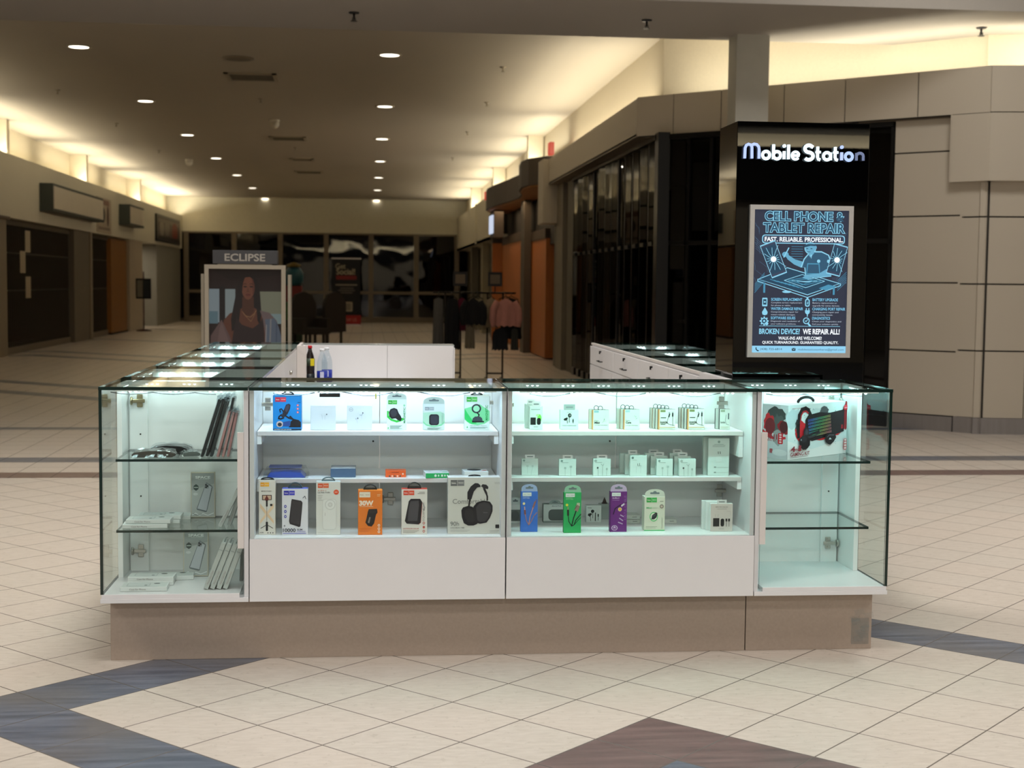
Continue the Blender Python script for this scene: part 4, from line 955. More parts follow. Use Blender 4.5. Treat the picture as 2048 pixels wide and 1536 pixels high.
def garment(lab, x, y, ztop, w_, h_, c, kind='sweater', th=.03, rz=0, yaw=0):
    t = thing('hanging_garment', lab, 'garment', (x, y, ztop), yaw, 'garments on the clothes racks')
    w2 = w_ / 2; n = 22
    if kind == 'pants': out = lambda v: w2 * (.8 + .2 * v)
    elif kind == 'dress': out = lambda v: w2 * (.55 + .1 * math.sin(v * 5) + .4 * v)
    else: out = lambda v: w2 * (.32 + 2.6 * v if v < .2 else (.84 + .16 * math.sin((v - .2) * 2.2)))
    b = B(); i0 = b.mi(mat('cloth ' + c + kind, c, .9, var=.12, scale=14)); rows = []
    m_ = 14
    for side in (-1, 1):
        g = []
        for i in range(n + 1):
            v = i / n; r_ = []
            for j in range(m_ + 1):
                u = j / m_ * 2 - 1; xx = u * out(v)
                dd = th * math.sqrt(max(0, 1 - u * u)) * (.5 + .5 * min(1, v * 4)) + .012 * math.sin(u * 9 + 2 * v) * v
                r_.append(b.bm.verts.new((xx, side * dd, -v * h_ - .03 * abs(u) * (1 if v < .15 else 0) + .012 * math.sin(u * 14) * (v > .95))))
            g.append(r_)
        for i in range(n):
            for j in range(m_):
                f = b.bm.faces.new((g[i][j], g[i][j + 1], g[i + 1][j + 1], g[i + 1][j])); f.smooth = True; f.material_index = i0
    bmesh.ops.remove_doubles(b.bm, verts=b.bm.verts, dist=.002)
    b.build('garment_body' if kind != 'dress' else 'dress_body', t, False)
    if kind == 'sweater':
        for s in (-1, 1):
            b = B(); b.rail([(s * w2 * .62, 0, -.05), (s * w2 * .95, -.01, -h_ * .4), (s * w2 * 1.0, -.03, -h_ * .75), (s * w2 * .93, -.04, -h_ * 1.02)], [.05, .055, .05, .035], b.mats[0] if b.mats else mat('cloth ' + c + kind + 's', c, .9, var=.12, scale=14), 10); b.build('sleeve', t, False)
    b = B(); b.rail([(-w2 * .55, 0, -.02), (0, 0, .03), (w2 * .55, 0, -.02)], .007, RK, 6); b.rail([(0, 0, .03), (0, 0, .06), (.02, 0, .075), (.03, 0, .06)], .004, RK, 6); b.build('hanger', t, False)
GAR = (('pink long sleeved sweater with draped front', 2.05, 21.38, 1.285, .40, .42, '#B98076'), ('cream sleeve garment just left of the pink sweater', 1.84, 21.52, 1.285, .20, .44, '#8E8068', 'pants'),
          ('black coat hanging right behind the pink sweater', 2.16, 21.68, 1.285, .40, .62, '#0E0F12', 'dress'), ('dark pleated skirt below the pink sweater', 1.98, 21.5, .84, .30, .34, '#1A1D22', 'dress'),
          ('black cropped top in the middle of the racks', 1.56, 21.38, 1.285, .32, .40, '#0D0D0F'), ('cream blouse behind the black cropped top', 1.64, 21.62, 1.285, .32, .48, '#8D8268', 'dress'),
          ('crimson garment behind the black long dress', 1.40, 21.62, 1.285, .14, .50, '#5E0F2C', 'pants'), ('black long dress on the left rack', 1.25, 21.5, 1.285, .28, .78, '#0C0C0F', 'dress'),
          ('grey trousers at the left end of the left rack', 1.05, 21.66, 1.285, .18, .82, '#5A5854', 'pants'), ('olive grey skirt right of the dark pleated skirt', 2.2, 21.5, .84, .12, .34, '#3A3A34', 'pants'), ('cream trousers under the black cropped top', 1.52, 21.5, .86, .16, .34, '#776E5C', 'pants'))

for q in GAR: garment(*q)
def rack(x0, x1, y, h, lab, cards, arms):
    t = thing('clothes_rack', lab, 'clothes rack', ((x0 + x1) / 2, y, 0), group='clothes racks before the wood store')
    b = B(); b.rail([(x0, y, h), (x1, y, h)], .015, RK); b.build('top_bar', t)
    xm = (x0 + x1) / 2
    for x in (xm - .12, xm + .12):
        b = B(); b.rail([(x, y, .04), (x, y, h)], .014, RK); b.build('post', t)
    b = B(); b.rail([(x0, y, .9), (x1, y, .9)], .012, RK); b.build('lower_bar', t)
    b = B()
    b.rail([(xm - .12, y - .3, .03), (xm - .12, y + .3, .03)], .018, RK); b.rail([(xm + .12, y - .3, .03), (xm + .12, y + .3, .03)], .018, RK); b.rail([(xm - .12, y, .12), (xm + .12, y, .12)], .014, RK); b.build('base', t)
    for q in arms:
        z = q[3] + .073
        b = B(); b.rail([(q[1] + .016, y, h if z > 1.2 else .9), (q[1] + .016, y - .03, z), (q[1] + .016, q[2] - .03, z)], .007, RK, 6); b.build('arm', t)
    for x in cards:
        b = B(); b.rail([(x, y, h), (x, y, h + .1)], .01, RK); b.box(x - .11, x + .11, y - .012, y + .012, h + .1, h + .32, RK); b.box(x - .075, x + .075, y - .015, y - .012, h + .14, h + .28, col('#6b5a44')); b.build('sign_frame', t)
rack(.98, 1.6, 22.0, 1.36, 'left clothes rack holding the dark and grey garments', (1.40,), [q for q in GAR if q[1] < 1.6])
rack(1.62, 2.25, 21.9, 1.36, 'right clothes rack holding the pink sweater', (1.93,), [q for q in GAR if q[1] > 1.6])
# dark wicker chairs and a bright gumball machine beyond the poster stand
def vending():
    t = thing('gumball_machine', 'colourful toy vending machine in red and green beyond the poster stand', 'vending machine', (-1.75, 36, 0))
    b = B(); b.box(-2.1, -1.65, 35.9, 36.3, 0, .55, col('#20301c'), .02); b.build('cabinet', t)
    b = B(); b.box(-2.08, -1.67, 35.92, 36.28, .55, 1.0, col('#2F5A22'), .02); b.build('lower_hopper', t, label='green hopper')
    b = B(); b.box(-2.08, -1.67, 35.92, 36.28, 1.0, 1.4, col('#6E2018'), .02); b.build('upper_hopper', t, label='red hopper')
    b = B(); b.lathe([(.18, 1.4), (.24, 1.52), (.24, 1.72), (.14, 1.86)], (-1.87, 36.1, 0), col('#1F4A55'), 18); b.build('globe', t, label='teal globe')
    b = B(); b.lathe([(.14, 1.86), (.18, 1.92), (.04, 1.98)], (-1.87, 36.1, 0), col('#6B5A1E'), 18); b.build('lid', t)
vending()
WK = mat('dark wicker', '#1E1813', .8, var=.4, scale=60, bump=.4, bscale=90)
def chair(x, y, lab, rz):
    t = thing('high_back_chair', lab, 'chair', (x, y, 0), rz, 'dark chairs beyond the poster stand')
    b = B(); b.box(-.32, .32, -.3, .32, .28, .44, WK, .03); b.build('seat', t, False)
    b = B(); b.prism([(-.34, .3), (.34, .3), (.33, 1.0), (.22, 1.2), (0, 1.27), (-.22, 1.2), (-.33, 1.0)], (0, .27, 0), (1, 0, 0), (0, 0, 1), (0, .1, 0), WK); b.build('backrest', t, False)
    for s in (-1, 1):
        b = B(); b.box(s * .32 - .05, s * .32 + .05, -.3, .3, .3, .66, WK, .02); b.build('armrest', t, False)
        for k in (-1, 1):
            b = B(); b.box(s * .28 - .025, s * .28 + .025, k * .25 - .025, k * .25 + .025, 0, .28, WK); b.build('leg', t, False)
chair(-1.35, 33.5, 'dark high-backed lounge chair right of the poster stand, left of its pair', .6)
chair(-1.05, 35.0, 'dark high-backed lounge chair right of the poster stand, right of its pair', -2.4)
# ================================================================ PACKAGES IN THE CASES
def carton(name, label, cat, x0, x1, y, z0, z1, dep, face, front, side=None, top=None, rz=0, group=None, tab=None, tabcol=None, tw=.6, th=.02, tx=.5, tilt=0):
    W, H = x1 - x0, z1 - z0
    t = thing(name, label, cat, ((x0 + x1) / 2, y + dep / 2, z0 + (.0005)), rz, group)
    if tilt: t.rotation_euler = (tilt, 0, rz)
    face = col(face) if isinstance(face, str) else face
    side = col(side) if isinstance(side, str) else (side or face); top = col(top) if isinstance(top, str) else (top or side)
    b = B(); b.box(-W / 2, W / 2, -dep / 2, dep / 2, 0, H, side, .0012)
    for f in b.bm.faces:
        n = f.normal; f.normal_update(); n = f.normal
        if n.y < -.9: f.material_index = b.mi(face)
        elif n.z > .9: f.material_index = b.mi(top)
    b.build('box_body', t, False)
    if front:
        b = B(); art(b, (-W / 2, -dep / 2, 0), (1, 0, 0), (0, 0, 1), W, H, front); b.build('printed_front', t, False, recalc=False)
    if tab == 'arch':      # flat card arch with a euro slot
        w2 = W * tw / 2; m = col(tabcol) if isinstance(tabcol, str) else tabcol
        pts = [(-w2, 0)] + [(-w2 * math.cos(math.radians(a)), th * .35 + th * .65 * math.sin(math.radians(a))) for a in range(0, 181, 15)] + [(w2, 0)]
        cx = (tx - .5) * W
        b = B(); b.prism([(x + cx, z) for x, z in pts], (0, -dep / 2 + .0012, H), (1, 0, 0), (0, 0, 1), (0, .0008, 0), m)
        art(b, (cx - w2, -dep / 2 + .0012, H), (1, 0, 0), (0, 0, 1), 2 * w2, th, [('rr', .26, .36, .74, .58, .04, '#6d7a7c'), ('e', .5, .58, .09, .16, '#6d7a7c')])
        b.build('hang_tab', t, False, recalc=False)
    elif tab == 'hook':    # black plastic handle loop
        w2 = W * tw / 2; cx = (tx - .5) * W; m = col(tabcol or '#14181A')
        b = B(); b.rail([(cx - w2 * math.cos(math.radians(a)), 0, H + th * math.sin(math.radians(a))) for a in range(0, 181, 15)], .0028, m, 6)
        b.box(cx - w2, cx + w2, -.0006, .0006, H, H + th * .4, m); b.build('hang_tab', t, False)
    elif tab == 'flap':    # small rectangular paper flap with a slot
        w2 = W * tw / 2; cx = (tx - .5) * W; m = col(tabcol or '#E4E6E4')
        b = B(); b.box(cx - w2, cx + w2, -dep / 2 + .001, -dep / 2 + .0022, H - .001, H + th, m)
        art(b, (cx - w2, -dep / 2 + .001, H), (1, 0, 0), (0, 0, 1), 2 * w2, th, [('rr', .18, .35, .82, .62, .06, '#8d9896')]); b.build('hang_tab', t, False, recalc=False)
    return t
def logo(x, y, w_, h_, c1, c2=None, tc='#F2E9E0'):
    c2 = c2 or c1
    return [('r', x, y, x + w_ * .485, y + h_, c1), ('r', x + w_ * .505, y, x + w_, y + h_, c2), ('t', 'hoco.', x + w_ * .08, y + h_ * .35, w_ * .32, h_ * .3, .01, tc), ('t', 'PREMIUM', x + w_ * .57, y + h_ * .4, w_ * .36, h_ * .2, 0, tc)]
def fine(x, y, w_, n, c, h=.012, gap=.02):
    return [('r', x, y - i * gap, x + w_ * (1 - .12 * (i % 3)), y - i * gap + h * .55, c) for i in range(n)]
def loop(m, x, y, z, r=.012, n=14): return [(x + r * math.cos(a * 2 * math.pi / n), y, z + r * math.sin(a * 2 * math.pi / n)) for a in range(n)]
S1, S2, S3 = .906, .716, .500
BK = '#1B1B1F'
# --- bluish case, top shelf
carton('car_mount_box', 'bright blue box with a black car phone mount printed on it', 'box', -.380, -.267, 5.734, S1, 1.046, .07, '#1283CC',
  logo(.08, .82, .38, .13, '#C8203C', '#D8304A') + [('r', .02, .01, .98, .05, '#20303c'), ('t', 'SUCTION CUP CAR HOLDER', .05, .012, .6, .03, 0, '#E8F0F4'), ('r', .86, .79, .96, .81, '#0a4f80'),
   ('e', .87, .72, .04, .032, '#E03A3A'), ('e', .87, .62, .04, .032, '#E03A3A'), ('e', .87, .52, .04, .032, '#E03A3A'), ('e', .87, .72, .02, .016, '#f3d0d0'), ('e', .87, .62, .02, .016, '#f3d0d0'), ('e', .87, .52, .02, .016, '#f3d0d0'),
   ('p', [(.33, .48), (.40, .62), (.46, .74), (.56, .77), (.62, .73), (.60, .62), (.52, .48), (.44, .40)], '#26262E'), ('p', [(.42, .62), (.47, .71), (.55, .74), (.58, .70), (.54, .58), (.46, .52)], '#3E3A48'),
   ('l', [(.26, .52), (.24, .60), (.30, .62), (.36, .55)], .035, BK), ('l', [(.30, .45), (.22, .40), (.20, .34), (.28, .33), (.38, .36)], .045, BK), ('e', .36, .42, .07, .05, '#2c2c34'),
   ('l', [(.44, .42), (.55, .36), (.66, .33)], .05, '#202028'), ('l', [(.60, .40), (.75, .28), (.80, .20)], .06, '#202028'), ('p', [(.60, .12), (.62, .26), (.74, .33), (.90, .30), (.98, .24), (.98, .12)], '#1C1C22'), ('r', .56, .09, .98, .13, '#15151a'),
   ('e', .24, .18, .12, .09, '#C9B9B4'), ('e', .24, .17, .075, .055, '#2A2A30'), ('p', [(.34, .12), (.36, .24), (.60, .28), (.60, .12)], '#2B4C8C')], side='#0F6FB0', top='#1A8AD0', tab='hook', tw=.42, th=.012)
for lab, x0, x1, shapes in (('plain white square earbud box, left of its twin on the top shelf', -.232, -.132, [('l', [(.44, .62), (.46, .58), (.47, .42)], .018, '#C6CED4'), ('l', [(.60, .62), (.58, .58), (.575, .42)], .018, '#C6CED4'), ('e', .43, .63, .03, .025, '#D3DADF'), ('e', .61, .63, .035, .028, '#D3DADF'), ('e', .645, .64, .018, .03, '#40464C')]),
                            ('plain white square earbud box with a grey round mark, right of its twin', -.086, .014, [('e', .16, .84, .08, .08, '#9aa4aa'), ('e', .16, .84, .065, .065, '#D9E0E4'), ('l', [(.12, .84), (.2, .84)], .02, '#9aa4aa'), ('l', [(.35, .44), (.40, .38), (.41, .28)], .016, '#C6CED4'), ('l', [(.50, .62), (.58, .60), (.62, .66)], .016, '#8e989e'), ('e', .36, .46, .03, .03, '#B9C2C8'), ('e', .43, .48, .02, .035, '#454b50'), ('e', .63, .70, .022, .03, '#454b50'), ('l', [(.58, .58), (.59, .46)], .016, '#C6CED4')])):
    carton('earbud_box', lab, 'box', x0, x1, 5.754, S1, 1.004, .028, '#DCE2E6', shapes, group='white square earbud boxes')
carton('car_mount_box', 'narrow white and green hanging pack with black round magnetic mount', 'box', .074, .153, 5.755, S1, 1.030, .035, '#DDE8E2',
  logo(.06, .84, .45, .13, '#2FA52E', '#4AB848') + [('p', [(0, .42), (.2, .30), (.5, .24), (.8, .30), (.88, .36), (.8, .40), (.5, .31), (.2, .37), (.08, .48), (.10, .62), (.0, .62)], '#3CBF4A'),
   ('p', [(.10, .58), (.18, .68), (.36, .72), (.52, .68), (.60, .55), (.70, .46), (.76, .36), (.70, .28), (.56, .32), (.44, .38), (.24, .36), (.12, .44)], BK), ('p', [(.16, .56), (.22, .64), (.36, .68), (.48, .64), (.52, .54), (.44, .44), (.26, .42)], '#34343C'),
   ('tv', 'MAGNETIC', .84, .22, .10, .52, .02, '#1E8A3C'), ('e', .88, .80, .05, .035, '#8fc8a0')] + fine(.16, .13, .62, 4, '#5c8068', .02, .03) + [('e', .07, .06, .03, .02, '#3CBF4A')], side='#C9D8D0', tab='arch', tabcol='#C7D6D0', tw=.98, th=.026)
carton('car_mount_box', 'pale grey green hanging pack with a small black rounded mount', 'box', .220, .307, 5.755, S1, 1.012, .03, '#CCD8D0',
  [('r', 0, .72, 1, 1, '#CFD8D6'), ('p', [(0, .35), (.15, .22), (.5, .14), (.85, .22), (1, .35), (1, .62), (.8, .7), (0, .66)], '#A9CDB2'), ('p', [(0, .27), (.15, .16), (.5, .10), (.85, .16), (1, .27), (1, .35), (.85, .22), (.5, .14), (.15, .22), (0, .35)], '#7FC795')] + logo(.08, .75, .42, .13, '#8A9296', '#9BA3A6') +
  [('rr', .28, .18, .74, .60, .12, BK), ('rr', .34, .22, .70, .56, .10, '#33333c'), ('tv', 'INVISIBLE', .86, .25, .08, .4, .01, '#90b09a')] + fine(.2, .07, .65, 3, '#69877a', .02, .025), side='#BCC8C2', tab='arch', tabcol='#B5C4BC', tw=.98, th=.028)
carton('car_mount_box', 'wide white and green box with a black ring shaped magnetic car mount', 'box', .388, .490, 5.755, S1, 1.046, .05, '#DDE9E4',
  [('p', [(0, .30), (.2, .18), (.5, .13), (.8, .18), (1, .28), (1, .55), (.6, .75), (0, .62)], '#7FD79A'), ('p', [(0, .34), (.1, .24), (.3, .17), (.5, .19), (.3, .30), (.15, .45), (0, .62)], '#2FC060')] + logo(.08, .82, .42, .14, '#3DAE3C', '#58BE56') +
  [('e', .47, .62, .19, .135, '#2C3034'), ('e', .47, .62, .13, .092, '#9DDFB4'), ('l', [(.50, .50), (.58, .44), (.54, .38)], .05, '#1f2226'), ('e', .52, .29, .19, .055, '#6f7a80'), ('p', [(.30, .24), (.33, .34), (.42, .39), (.62, .39), (.70, .34), (.73, .24)], '#3c444a'), ('r', .30, .22, .78, .26, '#15181b'),
   ('tv', 'MAGNETIC', .83, .28, .10, .44, .02, '#1E9A4C'), ('t', 'Qinnic Car Mount', .22, .105, .66, .03, 0, '#3c5a48')] + fine(.22, .07, .7, 2, '#6c8c7c', .018, .025) + [('p', [(.08, .06), (.14, .06), (.11, .12)], '#38b860')], side='#CBDAD4', tab='hook', tw=.45, th=.008)
# --- bluish case, middle shelf
t = thing('blister_pouch', 'flat shiny blue item in a clear blister pouch on the middle shelf', 'pouch', (-.33, 5.78, S2 + .001))
b = B(); b.prism([(-.075, 0), (-.06, .02), (0, .024), (.06, .02), (.078, 0)], (0, -.05, 0), (1, 0, 0), (0, 0, 1), (0, .11, 0), col('#3C5CC0', .15)); b.build('blue_item', t, False)
b = B(); b.prism([(-.09, 0), (-.082, .03), (.075, .034), (.09, 0)], (0, -.065, 0), (1, 0, 0), (0, 0, 1), (0, .15, 0), MPLAST); b.build('clear_blister', t, False)
b = B(); b.box(-.07, .06, .0, .08, .034, .036, col('#6A78B8')); b.build('backing_card', t, False)
carton('slate_box', 'slate blue box with pale top edge on the middle shelf', 'box', -.151, -.051, 5.734, S2, .752, .11, '#4D6784', [], side='#465E78', top='#B9C2C8')
carton('orange_box', 'small flat orange box with white icons on the middle shelf', 'box', .069, .151, 5.73, S2, .744, .05, '#E8622A', [('e', .85, .5, .04, .12, '#f6d7c4'), ('r', .3, .68, .65, .78, '#a8401c')] + [('e', .2 + .13 * i, .18, .04, .12, '#f6d7c4' if i % 2 else '#3c4a44') for i in range(5)], side='#D8551E', top='#D2551F')
carton('wireless_charger_box', 'flat white box with green front edge and a pale disc on top', 'box', .226, .321, 5.70, S2, .737, .11, '#28B060', [('e', .55, .5, .03, .2, '#E4F4EA'), ('r', .66, .3, .74, .7, '#E4F4EA'), ('e', .82, .5, .03, .2, '#E4F4EA'), ('r', .9, .35, .95, .65, '#E4F4EA'), ('e', .42, .5, .05, .25, '#E4F4EA')], side='#E2E8E6', top='#E2E9E8', rz=.06)
carton('wireless_charger_box', 'flat white box with orange front edge and a dark round disc on top', 'box', .384, .481, 5.71, S2, .741, .11, '#E2EAE8', [('r', 0, 0, 1, .38, '#DA5A32'), ('t', 'CHARGER', .3, .1, .5, .2, .01, '#F7E6DC')], side='#DDE2E0', top='#E2E9E8', rz=.05)
for ob, c1, c2 in ((bpy.data.objects['wireless_charger_box'], '#EEF4F2', '#CBD4D4'), (bpy.data.objects['wireless_charger_box.001'], '#23272A', '#3A4144')):
    b = B(); h_ = .0215 if c1 == '#EEF4F2' else .0255
    art(b, (-.0475, -.055, h_ + .0002), (1, 0, 0), (0, 1, 0), .095, .11, [('e', .46, .5, .30, .27, c2), ('e', .46, .5, .24, .21, c1), ('l', [(.5, .85), (.75, .9), (.95, .8)], .02, c2), ('rr', .74, .2, .95, .32, .02, '#D8442C' if c1 != '#EEF4F2' else '#6cc890')]); b.build('printed_top', ob, False, recalc=False)
# --- bluish case, floor
carton('selfie_stick_box', 'tall narrow white box with tripod selfie stick at the left end', 'box', -.430, -.365, 5.650, S3, .716, .045, '#DDD8CE',
  logo(.10, .89, .52, .075, '#E8A020', '#F0B030') + [('t', 'MORE STABLE', .16, .795, .6, .02, .02, '#5c4a3c'), ('p', [(.08, .50), (.9, .20), (.9, .26), (.08, .58)], '#E4C4A0'), ('p', [(.9, .50), (.08, .20), (.08, .26), (.9, .58)], '#E8CBA8'),
   ('rr', .20, .64, .78, .735, .03, '#3a2a28'), ('r', .25, .652, .73, .723, '#C9A88C'), ('p', [(.36, .66), (.48, .73), (.60, .66), (.54, .62), (.42, .62)], '#6E2E26'), ('rr', .43, .52, .54, .64, .03, '#24201f'), ('rr', .68, .53, .82, .57, .02, '#2c2624'),
   ('l', [(.485, .52), (.485, .25)], .03, '#8b8680'), ('rr', .42, .07, .55, .24, .03, '#1f1c1b'), ('l', [(.45, .18), (.12, .12)], .035, '#3a3330'), ('l', [(.52, .18), (.85, .12)], .035, '#3a3330'), ('t', 'K20S', .07, .03, .22, .02, .02, '#3c3430'), ('e', .55, .035, .035, .010, '#3c3430'), ('e', .70, .035, .035, .010, '#3c3430'), ('e', .85, .035, .035, .010, '#3c3430')], side='#CFC8BA', tab='hook', tw=.75, th=.008)
carton('power_bank_box', 'white and blue box with a dark slim power bank marked 10000', 'box', -.339, -.237, 5.641, S3, .684, .045, '#DEDDE2',
  logo(.07, .86, .42, .10, '#3A3AA8', '#4A4AC0') + [('p', [(.36, .74), (.38, .78), (.74, .74), (.79, .70), (.71, .19), (.66, .17), (.30, .24), (.27, .30)], '#2A2628'), ('p', [(.38, .72), (.40, .75), (.73, .72), (.76, .69), (.68, .22), (.32, .27)], '#3d3839'),
   ('e', .13, .62, .05, .033, '#5050A8'), ('e', .13, .51, .05, .033, '#5050A8'), ('e', .13, .40, .05, .033, '#5050A8'), ('e', .13, .62, .02, .013, '#e0e0f0'), ('e', .13, .51, .02, .013, '#e0e0f0'), ('e', .13, .40, .02, .013, '#e0e0f0'),
   ('t', '10000', .04, .065, .48, .075, .02, '#34343c'), ('t', 'SLIM', .58, .10, .20, .035, .02, '#4a4a5a'), ('t', 'POWER BANK', .58, .065, .33, .022, .01, '#5a5ab0'), ('r', .04, .03, .93, .042, '#5a5ab8'), ('l', [(.80, .80), (.88, .84), (.92, .78)], .02, '#4a4a50'), ('e', .10, .20, .03, .02, '#8a8a90')], side='#C6C6D2', top='#5A66C8', tab='hook', tw=.5, th=.021, tabcol='#3C5054', tx=.5)
carton('mini_fan_box', 'white box with a pale folding mini fan and orange badge', 'box', -.205, -.110, 5.636, S3, .712, .05, '#DBDAD3',
  logo(.07, .885, .45, .085, '#D85A30', '#E06A3E') + [('t', '3-IN-1', .07, .825, .34, .022, .01, '#B86848'), ('t', 'ULTRA-THIN', .07, .785, .5, .026, .02, '#6c6a66'), ('e', .83, .805, .11, .048, '#E0552E'), ('t', 'NEW', .77, .796, .12, .018, .01, '#F8E4D8')] + fine(.07, .74, .2, 4, '#aaa8a0', .014, .03) +
  [('rr', .26, .10, .84, .68, .12, '#CFCEC8'), ('rr', .28, .11, .82, .67, .11, '#E0DFD9'), ('e', .58, .57, .22, .10, '#CFCFC9'), ('e', .58, .57, .18, .082, '#E2E1DC'), ('e', .58, .57, .10, .045, '#CDCCC6'), ('e', .58, .57, .05, .022, '#D8D7D2'), ('r', .36, .36, .38, .42, '#b8b7b2'), ('t', 'PORTABLE FAN', .07, .035, .35, .014, 0, '#9c9a92')], side='#C9C8C2', top='#C9D2D0', tab='hook', tw=.52, th=.014, tabcol='#5C7074')
carton('car_charger_box', 'orange box marked 30W with a black car charger', 'box', -.040, .056, 5.629, S3, .678, .045, '#E57A1E',
  [('rr', .05, .845, .50, .965, .01, '#E8DCC8'), ('t', 'hoco.', .09, .89, .14, .028, .01, '#8c6c4c'), ('t', 'PREMIUM', .31, .89, .16, .02, 0, '#8c6c4c'), ('t', '30W', .06, .665, .55, .10, .05, '#F4E2CC'), ('r', .06, .635, .62, .645, '#F0C89A'), ('r', .78, .90, .92, .91, '#F4CFA0'), ('r', .78, .87, .90, .88, '#F4CFA0'),
   ('p', [(.44, .58), (.78, .585), (.80, .50), (.74, .46), (.66, .26), (.56, .19), (.42, .20), (.30, .28), (.34, .36), (.38, .46), (.40, .52)], '#1A1410'), ('p', [(.46, .56), (.75, .565), (.76, .50), (.48, .49)], '#2F2824'), ('p', [(.46, .40), (.52, .40), (.46, .26), (.40, .28)], '#8a7b70'),
   ('e', .86, .215, .05, .03, '#F6E8D8'), ('e', .86, .14, .05, .03, '#F6E8D8'), ('e', .86, .07, .05, .03, '#F6E8D8'), ('e', .86, .215, .025, .015, '#E57A1E'), ('e', .86, .14, .025, .015, '#E57A1E'), ('e', .86, .07, .025, .015, '#E57A1E')] + fine(.06, .14, .5, 3, '#C45A10', .012, .03), side='#C96412', top='#F08828', tab='hook', tw=.52, th=.020, tabcol='#232A28')
carton('power_bank_box', 'white and red edged box with a rugged black solar power bank', 'box', .132, .234, 5.634, S3, .681, .045, '#E0DBD2',
  logo(.07, .87, .42, .105, '#D8482C', '#E2583A') + [('r', .68, .93, .90, .94, '#8c8680'), ('r', .62, .90, .90, .915, '#a8a29c'), ('l', [(.82, .70), (.90, .60), (.88, .54), (.82, .56)], .025, '#4a5a64'),
   ('p', [(.28, .74), (.36, .79), (.72, .79), (.80, .72), (.74, .26), (.68, .22), (.20, .24), (.13, .30)], '#201C1C'), ('p', [(.35, .74), (.66, .75), (.68, .66), (.62, .30), (.24, .30), (.28, .60)], '#4A4648'), ('l', [(.80, .70), (.75, .26), (.66, .225)], .012, '#A8281C'),
   ('tv', 'EQUIPMENT', .82, .30, .09, .42, .02, '#B8AFA6'), ('t', 'OUTDOOR SOLAR', .06, .115, .62, .025, .02, '#B04030')] + fine(.06, .08, .62, 3, '#8c8478', .012, .022) + [('e', .87, .25, .045, .03, '#B84A3A'), ('e', .87, .16, .045, .03, '#B84A3A'), ('e', .87, .07, .045, .03, '#B84A3A'), ('e', .87, .25, .025, .016, '#E6DCD2'), ('e', .87, .07, .025, .016, '#E6DCD2')], side='#CFC9C0', top='#C83C2C', tab='hook', tw=.5, th=.024, tabcol='#232A28')
carton('headphone_box', 'large white box with big black over-ear headphones, lettered Comfortable', 'box', .316, .532, 5.635, S3, .728, .06, '#CFCDC4',
  logo(.05, .85, .25, .105, '#6B6B6A', '#7B7B7A') + [('t', 'Comfortable', .09, .535, .66, .085, .012, '#8F8E89'), ('t', 'W35', .86, .88, .10, .035, 0, '#a5a49e'),
   ('l', [(.39, .49), (.40, .57), (.42, .64)], .035, '#2A2624'), ('l', [(.73, .60), (.73, .66), (.71, .72)], .030, '#2A2624'), ('p', [(.36, .62), (.36, .74), (.42, .84), (.50, .90), (.56, .895), (.60, .86), (.60, .83), (.54, .82), (.48, .75), (.45, .66), (.44, .62), (.40, .60)], '#262324'),
   ('p', [(.60, .83), (.64, .88), (.71, .87), (.75, .83), (.74, .79), (.70, .80), (.68, .79), (.62, .84)], '#312D2E'), ('l', [(.67, .80), (.71, .72)], .04, '#2a2728'),
   ('p', [(.25, .42), (.28, .47), (.38, .50), (.46, .48), (.50, .42), (.56, .24), (.55, .18), (.48, .15), (.38, .15), (.30, .19), (.26, .30)], '#1C191A'), ('p', [(.32, .42), (.40, .46), (.46, .42), (.51, .24), (.46, .20), (.36, .22), (.31, .32)], '#2b2828'),
   ('p', [(.47, .48), (.54, .56), (.66, .59), (.78, .57), (.83, .50), (.83, .40), (.78, .28), (.72, .20), (.60, .18), (.52, .20), (.49, .28)], '#232021'), ('p', [(.52, .47), (.58, .54), (.68, .565), (.76, .54), (.80, .48), (.80, .40), (.75, .28), (.69, .22), (.60, .21), (.55, .24)], '#3d3a3b'), ('t', 'hoco', .66, .37, .08, .02, .01, '#6c6a6a'),
   ('t', '90h', .05, .145, .16, .075, .0, '#6E6D68'), ('t', 'LONG MUSIC TIME', .05, .10, .26, .022, .01, '#7c7b75'), ('rr', .885, .10, .955, .165, .01, '#2c2a28')] + fine(.05, .065, .36, 2, '#9b9a94', .008, .02) + fine(.78, .05, .17, 2, '#8c8b85', .01, .022), side='#BDBCB4', top='#E6E9E8', tab='hook', tw=.22, th=.005)
